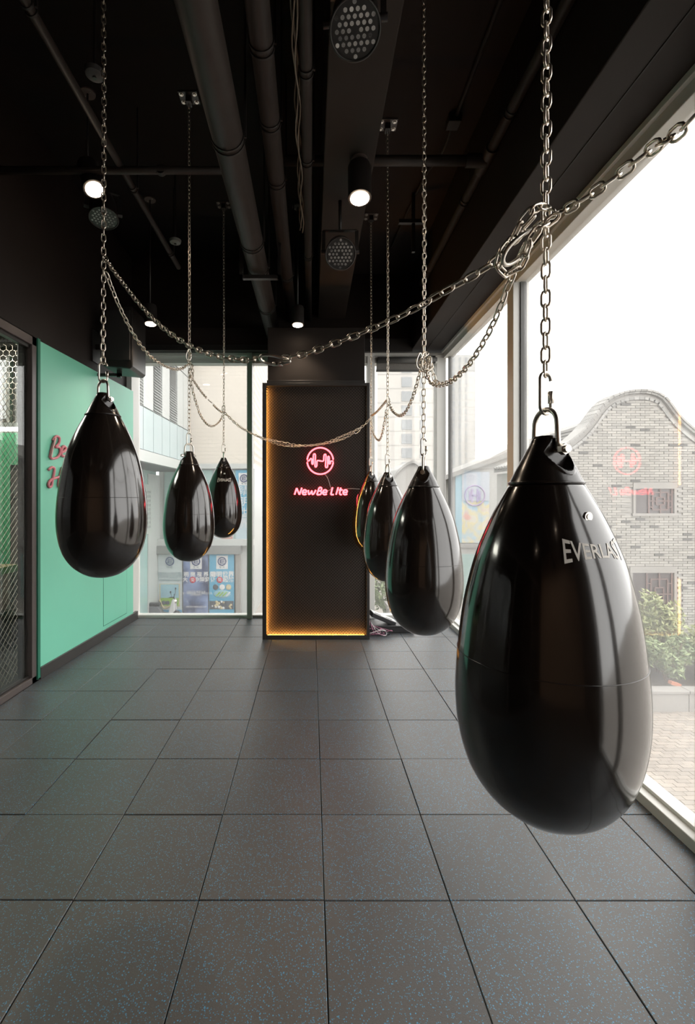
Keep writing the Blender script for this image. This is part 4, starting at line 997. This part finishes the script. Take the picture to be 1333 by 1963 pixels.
MB().box(-12, BX + .08, 9.0, 18.0, 2.62, 2.93).build('floor_slab', M['white_panel'], blk)
MB().box(-12, -6.02, 9.0, 18.0, GZ, 2.62).build('recessed_wall', M['mintglass'], blk)
for i in range(5): MB().box(-6.02, -5.98, 11.2 + i * 1.45, 12.55 + i * 1.45, GZ + .1, 2.5).build('recess_panel', (M['white_panel'], M['mintglass'])[i % 2], blk)
MB().box(-5.98, -5.95, 16.4, 17.3, .3, 2.1).build('notice_board', mat('notice_board', (.33, .35, .33), .5), blk)
mb = MB()
for j in range(9):
    for i in range(3): mb.box(-5.95, -5.945, 16.65 + i * .2, 16.74 + i * .2, .5 + j * .16, .59 + j * .16)
tag(mb.build('notice_writing', M['trimgrey'], blk), kind='stuff')

SY = 18.0
def q(px, py, Y=SY): p = P(px, py, Y); return (p.x, p.z)
shop = empty('cream_shop_building', (-4, SY, GZ)); tag(shop, 'cream tiled building with shop front and banners across the street', 'building')
xa, xb = -6.02, q(486, 0)[0]
MB().box(BX - .8, xb, SY + .3, SY + 6, 2.9, 14).build('upper_wall', M['cream'], shop)
MB().box(xa, xb, SY + .3, SY + 6, GZ, 2.9).build('lower_wall', M['white_panel'], shop)
MB().box(xa, xb, SY + .1, SY + .3, q(0, 898)[1], 2.95).build('upper_trim', M['white_panel'], shop)
MB().box(xa, xb, SY - .02, SY + .3, q(0, 1046)[1], q(0, 1034)[1]).build('shop_trim', M['white_panel'], shop)
MB().box(q(302, 0)[0], q(462, 0)[0], SY - .1, SY + .3, q(0, 1062)[1], q(0, 1046)[1]).build('sign_band', M['trimgrey'], shop)
for px in (300, 349, 399, 450): MB().box(q(px, 0)[0], q(px + 2.2, 0)[0], SY + .1, SY + .3, GZ, q(0, 1062)[1]).build('shop_post', M['trimgrey'], shop)
MB().box(q(452, 0)[0], q(460, 0)[0], SY, SY + .3, GZ, q(0, 1062)[1]).build('side_pillar', M['stone'], shop)
MB().box(xa, q(462, 0)[0], SY - .3, SY + .3, GZ, GZ + .12).build('shop_step', M['trimgrey'], shop)
for px in range(310, 480, 24): MB().box(q(px, 0)[0], q(px + 1, 0)[0], SY + .24, SY + .3, q(0, 1034)[1], q(0, 900)[1]).build('window_bar', M['trimgrey'], shop)
for px in range(310, 456, 24): MB().box(q(px + 1, 0)[0], q(px + 24, 0)[0], SY + .28, SY + .31, q(0, 1034)[1], q(0, 900)[1]).build('upper_pane', M['mintglass'], shop)
navy = mat('emblem_navy', (.045, .06, .14), .5); whiteprint = mat('white_banner_print', (.50, .50, .50), .6); redheart = mat('heart_red', (.40, .05, .07), .5)
cyan = mat('banner_cyan', (.075, .27, .40), .5, var=.12, scale=1); pale = mat('banner_pale', (.36, .40, .41), .5, var=.06, scale=1); bluebase = mat('banner_base_blue', (.06, .22, .36), .5)
greytext = mat('banner_grey_text', (.17, .23, .25), .6); greenp = mat('banner_green', (.19, .34, .06), .6); skyp = mat('banner_sky', (.22, .36, .42), .6, var=.25, scale=3); tan = mat('banner_tan', (.40, .35, .22), .6); dark = mat('banner_dark', (.06, .065, .075), .6)
def galaxy():
    m = mat('banner_galaxy', (.03, .04, .10), .5); N, L = nodes(m); b = N['Principled BSDF']; n = [n for n in N if n.type == 'TEX_NOISE'][0]
    n.inputs['Scale'].default_value = 1.6; n.inputs['Detail'].default_value = 8
    cr = N.new('ShaderNodeValToRGB'); e = cr.color_ramp.elements; e[0].position = .4; e[0].color = (.03, .04, .09, 1); e[1].position = .68; e[1].color = (.20, .26, .42, 1)
    L.new(n.outputs['Fac'], cr.inputs[0]); L.new(cr.outputs[0], b.inputs['Base Color']); return m
def emblem(par, px, py, Y, r, box=True):
    x, z = q(px, py, Y)
    if box: MB().box(x - r * 1.5, x + r * 1.5, Y - .012, Y, z - r * 2.0, z + r * 1.5).build('emblem_plate', whiteprint, par)
    MB().tube([(x + r * math.cos(a), Y - .02, z + r * math.sin(a)) for a in [2*PI*i/24 for i in range(24)]], r * .16, 6, True).build('emblem_ring', navy, par)
    for dz in (-.42, 0, .42): MB().box(x - r * .5, x + r * .55, Y - .03, Y - .012, z + r * (dz - .1), z + r * (dz + .1)).build('emblem_bar', navy, par)
    MB().box(x - r * .55, x - r * .3, Y - .03, Y - .012, z - r * .5, z + r * .5).build('emblem_bar', navy, par)
    wall_text('睛  明', r * .55, x, Y - .02, z - r * 1.55, greytext, par, 'emblem_caption')
BYY = SY + .05
def banner(px0, px1, py0, py1, m, label, Y=BYY):
    (x0_, z1_), (x1_, z0_) = q(px0, py0, Y), q(px1, py1, Y)
    r = empty('shop_banner', ((x0_ + x1_) / 2, Y, z0_)); tag(r, label, 'banner', 'shop front banners'); MB().box(x0_, x1_, Y, Y + .04, z0_, z1_).build('banner_sheet', m, r); return r, x0_, x1_
def strip(r, px0, px1, py0, py1, m, nm='banner_picture', dy=.01, Y=BYY):
    (x0_, z1_), (x1_, z0_) = q(px0, py0, Y), q(px1, py1, Y); return MB().box(x0_, x1_, Y - dy, Y, z0_, z1_).build(nm, m, r)
b1, *_ = banner(303, 349, 1063, 1176, pale, 'pale banner with a picture of green grass and sky on the shop front')
emblem(b1, 326, 1076, BYY, .15, False)
wall_text('眼睛是心灵的窗户', .145, q(326, 0)[0], BYY - .006, q(0, 1101)[1], greytext, b1); wall_text('明亮视界从这里开始', .125, q(326, 0)[0], BYY - .006, q(0, 1107)[1], greytext, b1)
wall_text('关爱眼健康 守护好视力', .085, q(326, 0)[0], BYY - .006, q(0, 1113)[1], greytext, b1)
strip(b1, 306, 345, 1119, 1163, tan); strip(b1, 308, 343, 1120, 1148, skyp, dy=.016); strip(b1, 308, 343, 1146, 1161, greenp, dy=.02); strip(b1, 303, 349, 1169, 1174, bluebase)
for xx in (313.5, 321): MB().sphere((q(xx, 0)[0], BYY - .02, q(0, 1156)[1]), .085, 10, 6, (1, .15, 1)).build('banner_picture', dark, b1, True)
MB().tube(spline([(q(305, 0)[0], BYY - .02, q(0, 1150)[1]), (q(314, 0)[0], BYY - .02, q(0, 1166)[1]), (q(326, 0)[0], BYY - .02, q(0, 1162)[1])], .05), .035, 6).build('banner_picture', tan, b1, True)
b2, *_ = banner(351.5, 399, 1063, 1176, galaxy(), 'dark starry banner with white characters on the shop front')
emblem(b2, 376, 1076, BYY, .15)
cx2 = q(375.5, 0)[0]; wall_text('明 亮 视 界', .20, cx2, BYY - .006, q(0, 1102)[1], whiteprint, b2, bold=.006); wall_text('大 　中国梦', .20, cx2, BYY - .006, q(0, 1112)[1], whiteprint, b2, bold=.006)
def heart(par, px, py, ch):
    x, z = q(px, py); MB().sphere((x, BYY - .01, z), .125, 14, 8, (1, .12, 1)).build('banner_heart', redheart, par, True); wall_text(ch, .15, x, BYY - .03, z, whiteprint, par)
heart(b2, 369, 1112, '爱')
for k, (t, s_) in enumerate((('点亮心灵 明亮未来', .09), ('让每一双眼睛看见更清晰的世界', .09), ('与梦想同行', .09))): wall_text(t, s_, cx2, BYY - .006, q(0, 1135 + k * 3.2)[1], whiteprint, b2)
wall_text('关爱视力健康公益行动', .08, cx2, BYY - .006, q(0, 1164)[1], whiteprint, b2)
for k in range(40): MB().box(*(lambda x, z: (x, x + .015, BYY - .008, BYY, z, z + .015))(random.uniform(q(353, 0)[0], q(397, 0)[0]), random.uniform(q(0, 1174)[1], q(0, 1080)[1]))).build('banner_star', whiteprint, b2)
b3, *_ = banner(401.5, 449, 1063, 1176, cyan, 'bright blue banner with white characters and round portraits on the shop front')
emblem(b3, 426, 1076, BYY, .15)
cx3 = q(425.5, 0)[0]; wall_text('睛明世界', .235, cx3, BYY - .006, q(0, 1102)[1], whiteprint, b3, bold=.008); wall_text('让 　起航', .215, cx3, BYY - .006, q(0, 1112)[1], whiteprint, b3, bold=.006); heart(b3, 421, 1112, '爱')
for xx, mm in ((413, dark), (425.5, whiteprint), (438, tan)): MB().sphere((q(xx, 0)[0], BYY - .01, q(0, 1126)[1]), .11, 14, 8, (1, .1, 1)).build('banner_portrait', mm, b3, True)
MB().sphere((cx3, BYY - .01, q(0, 1139)[1]), .34, 24, 8, (1, .04, .45)).build('banner_picture', skyp, b3, True)
for k in range(4):
    x = q(414 + k * 6.5, 0)[0]; MB().bar((x, BYY - .035, q(0, 1143)[1]), (x + .16, BYY - .035, q(0, 1135)[1]), .05, .01, (0, 1, 0)).build('banner_picture', (greenp, whiteprint)[k == 3], b3)
strip(b3, 402, 448, 1152, 1168, dark)
for k in range(16): MB().sphere((q(random.uniform(404, 446), 0)[0], BYY - .015, q(0, random.uniform(1154, 1167))[1]), random.uniform(.03, .07), 8, 5, (1, .2, 1)).build('banner_picture', (tan, whiteprint, redheart)[k % 3] if k % 3 < 2 else tan, b3, True)
b4, *_ = banner(452, 482, 901, 1036, cyan, 'tall blue banner with white outlined characters on the upper shop floor', SY + .22)
emblem(b4, 468, 917, SY + .22, .14)
for k, ch in enumerate('睛明世界'): wall_text(ch, .42, q(467, 0)[0], SY + .20, q(0, 942 + k * 21)[1], whiteprint, b4)
strip(b4, 452, 482, 985, 1036, mat('banner_fade', (.30, .38, .42), .5), Y=SY + .22, dy=.004)
b5, *_ = banner(410, 448, 901, 1036, pale, 'pale banner with a reddish picture behind the far left punching bag', SY + .22)
strip(b5, 425, 446, 1022, 1035, mat('banner_reddish', (.36, .18, .15), .6, var=.5, scale=8), Y=SY + .22)
# alley facade farther right
al = empty('alley_building', (-2.2, 25, GZ)); tag(al, 'pale building with window bands along the alley beside the sign column', 'building')
AX = q(487, 0)[0] + .02
MB().box(-6, AX - .05, SY + 6, 44, GZ, 9).build('alley_wall', M['white_panel'], al)
for i in range(14):
    for z0_, z1_ in ((-2.6, -.6), (.0, 2.2), (3.2, 5.0), (5.6, 7.4)): MB().box(AX - .05, AX, 24.2 + i * 1.4, 25.4 + i * 1.4, z0_, z1_).build('alley_window', M['panel_blue'], al)
MB().box(AX - .05, AX + .05, SY + 6, 44, 2.4, 2.9).build('alley_band', M['white_panel'], al)

# parked scooter at the shop corner
sco = empty('motor_scooter', (-5.55, 17.3, GZ)); tag(sco, 'dark parked motor scooter by the shop corner behind the far left window', 'scooter')
sx, sy = -5.55, 17.2
for dx in (-.48, .52):
    wh_ = MB().tube([(sx + dx + .19 * math.cos(a), sy, GZ + .22 + .19 * math.sin(a)) for a in [2*PI*i/20 for i in range(20)]], .045, 8, True).build('wheel', M['plasticblack'], sco, True)
    MB().tube([(sx + dx, sy - .06, GZ + .22), (sx + dx, sy + .06, GZ + .22)], .06, 12).build('hub', M['steel'], wh_)
MB().prism([(sx - .62, GZ + .42), (sx - .60, GZ + .62), (sx - .1, GZ + .60), (sx + .05, GZ + .36), (sx + .30, GZ + .34), (sx + .36, GZ + .28), (sx - .2, GZ + .24)], sy - .13, sy + .13).build('body_shell', mat('scooter_grey', (.10, .10, .11), .35), sco, bevel=.03)
MB().prism([(sx + .34, GZ + .28), (sx + .30, GZ + .40), (sx + .42, GZ + .86), (sx + .50, GZ + .86), (sx + .52, GZ + .45)], sy - .16, sy + .16).build('front_shield', mat('scooter_white', (.42, .42, .42), .3), sco, bevel=.02)
MB().box(sx - .66, sx - .05, sy - .11, sy + .11, GZ + .62, GZ + .72).build('seat', M['plasticblack'], sco, bevel=.03)
MB().tube([(sx + .38, sy - .30, GZ + .98), (sx + .45, sy, GZ + .92), (sx + .38, sy + .30, GZ + .98)], .018, 8).build('handlebar', M['plasticblack'], sco, True)
for sg_ in (-1, 1):
    MB().tube([(sx + .44, sy + sg_ * .22, GZ + .96), (sx + .42, sy + sg_ * .30, GZ + 1.16)], .008, 6).build('mirror_stem', M['plasticblack'], sco); MB().sphere((sx + .42, sy + sg_ * .31, GZ + 1.18), .06, 10, 6, (.4, 1, .7)).build('mirror', M['plasticblack'], sco, True)
MB().sphere((sx + .50, sy, GZ + .78), .08, 10, 6).build('headlight', M['steel'], sco, True)
MB().tube([(sx + .46, sy, GZ + .9), (sx + .52, sy, GZ + .22)], .03, 8).build('fork', M['plasticblack'], sco)
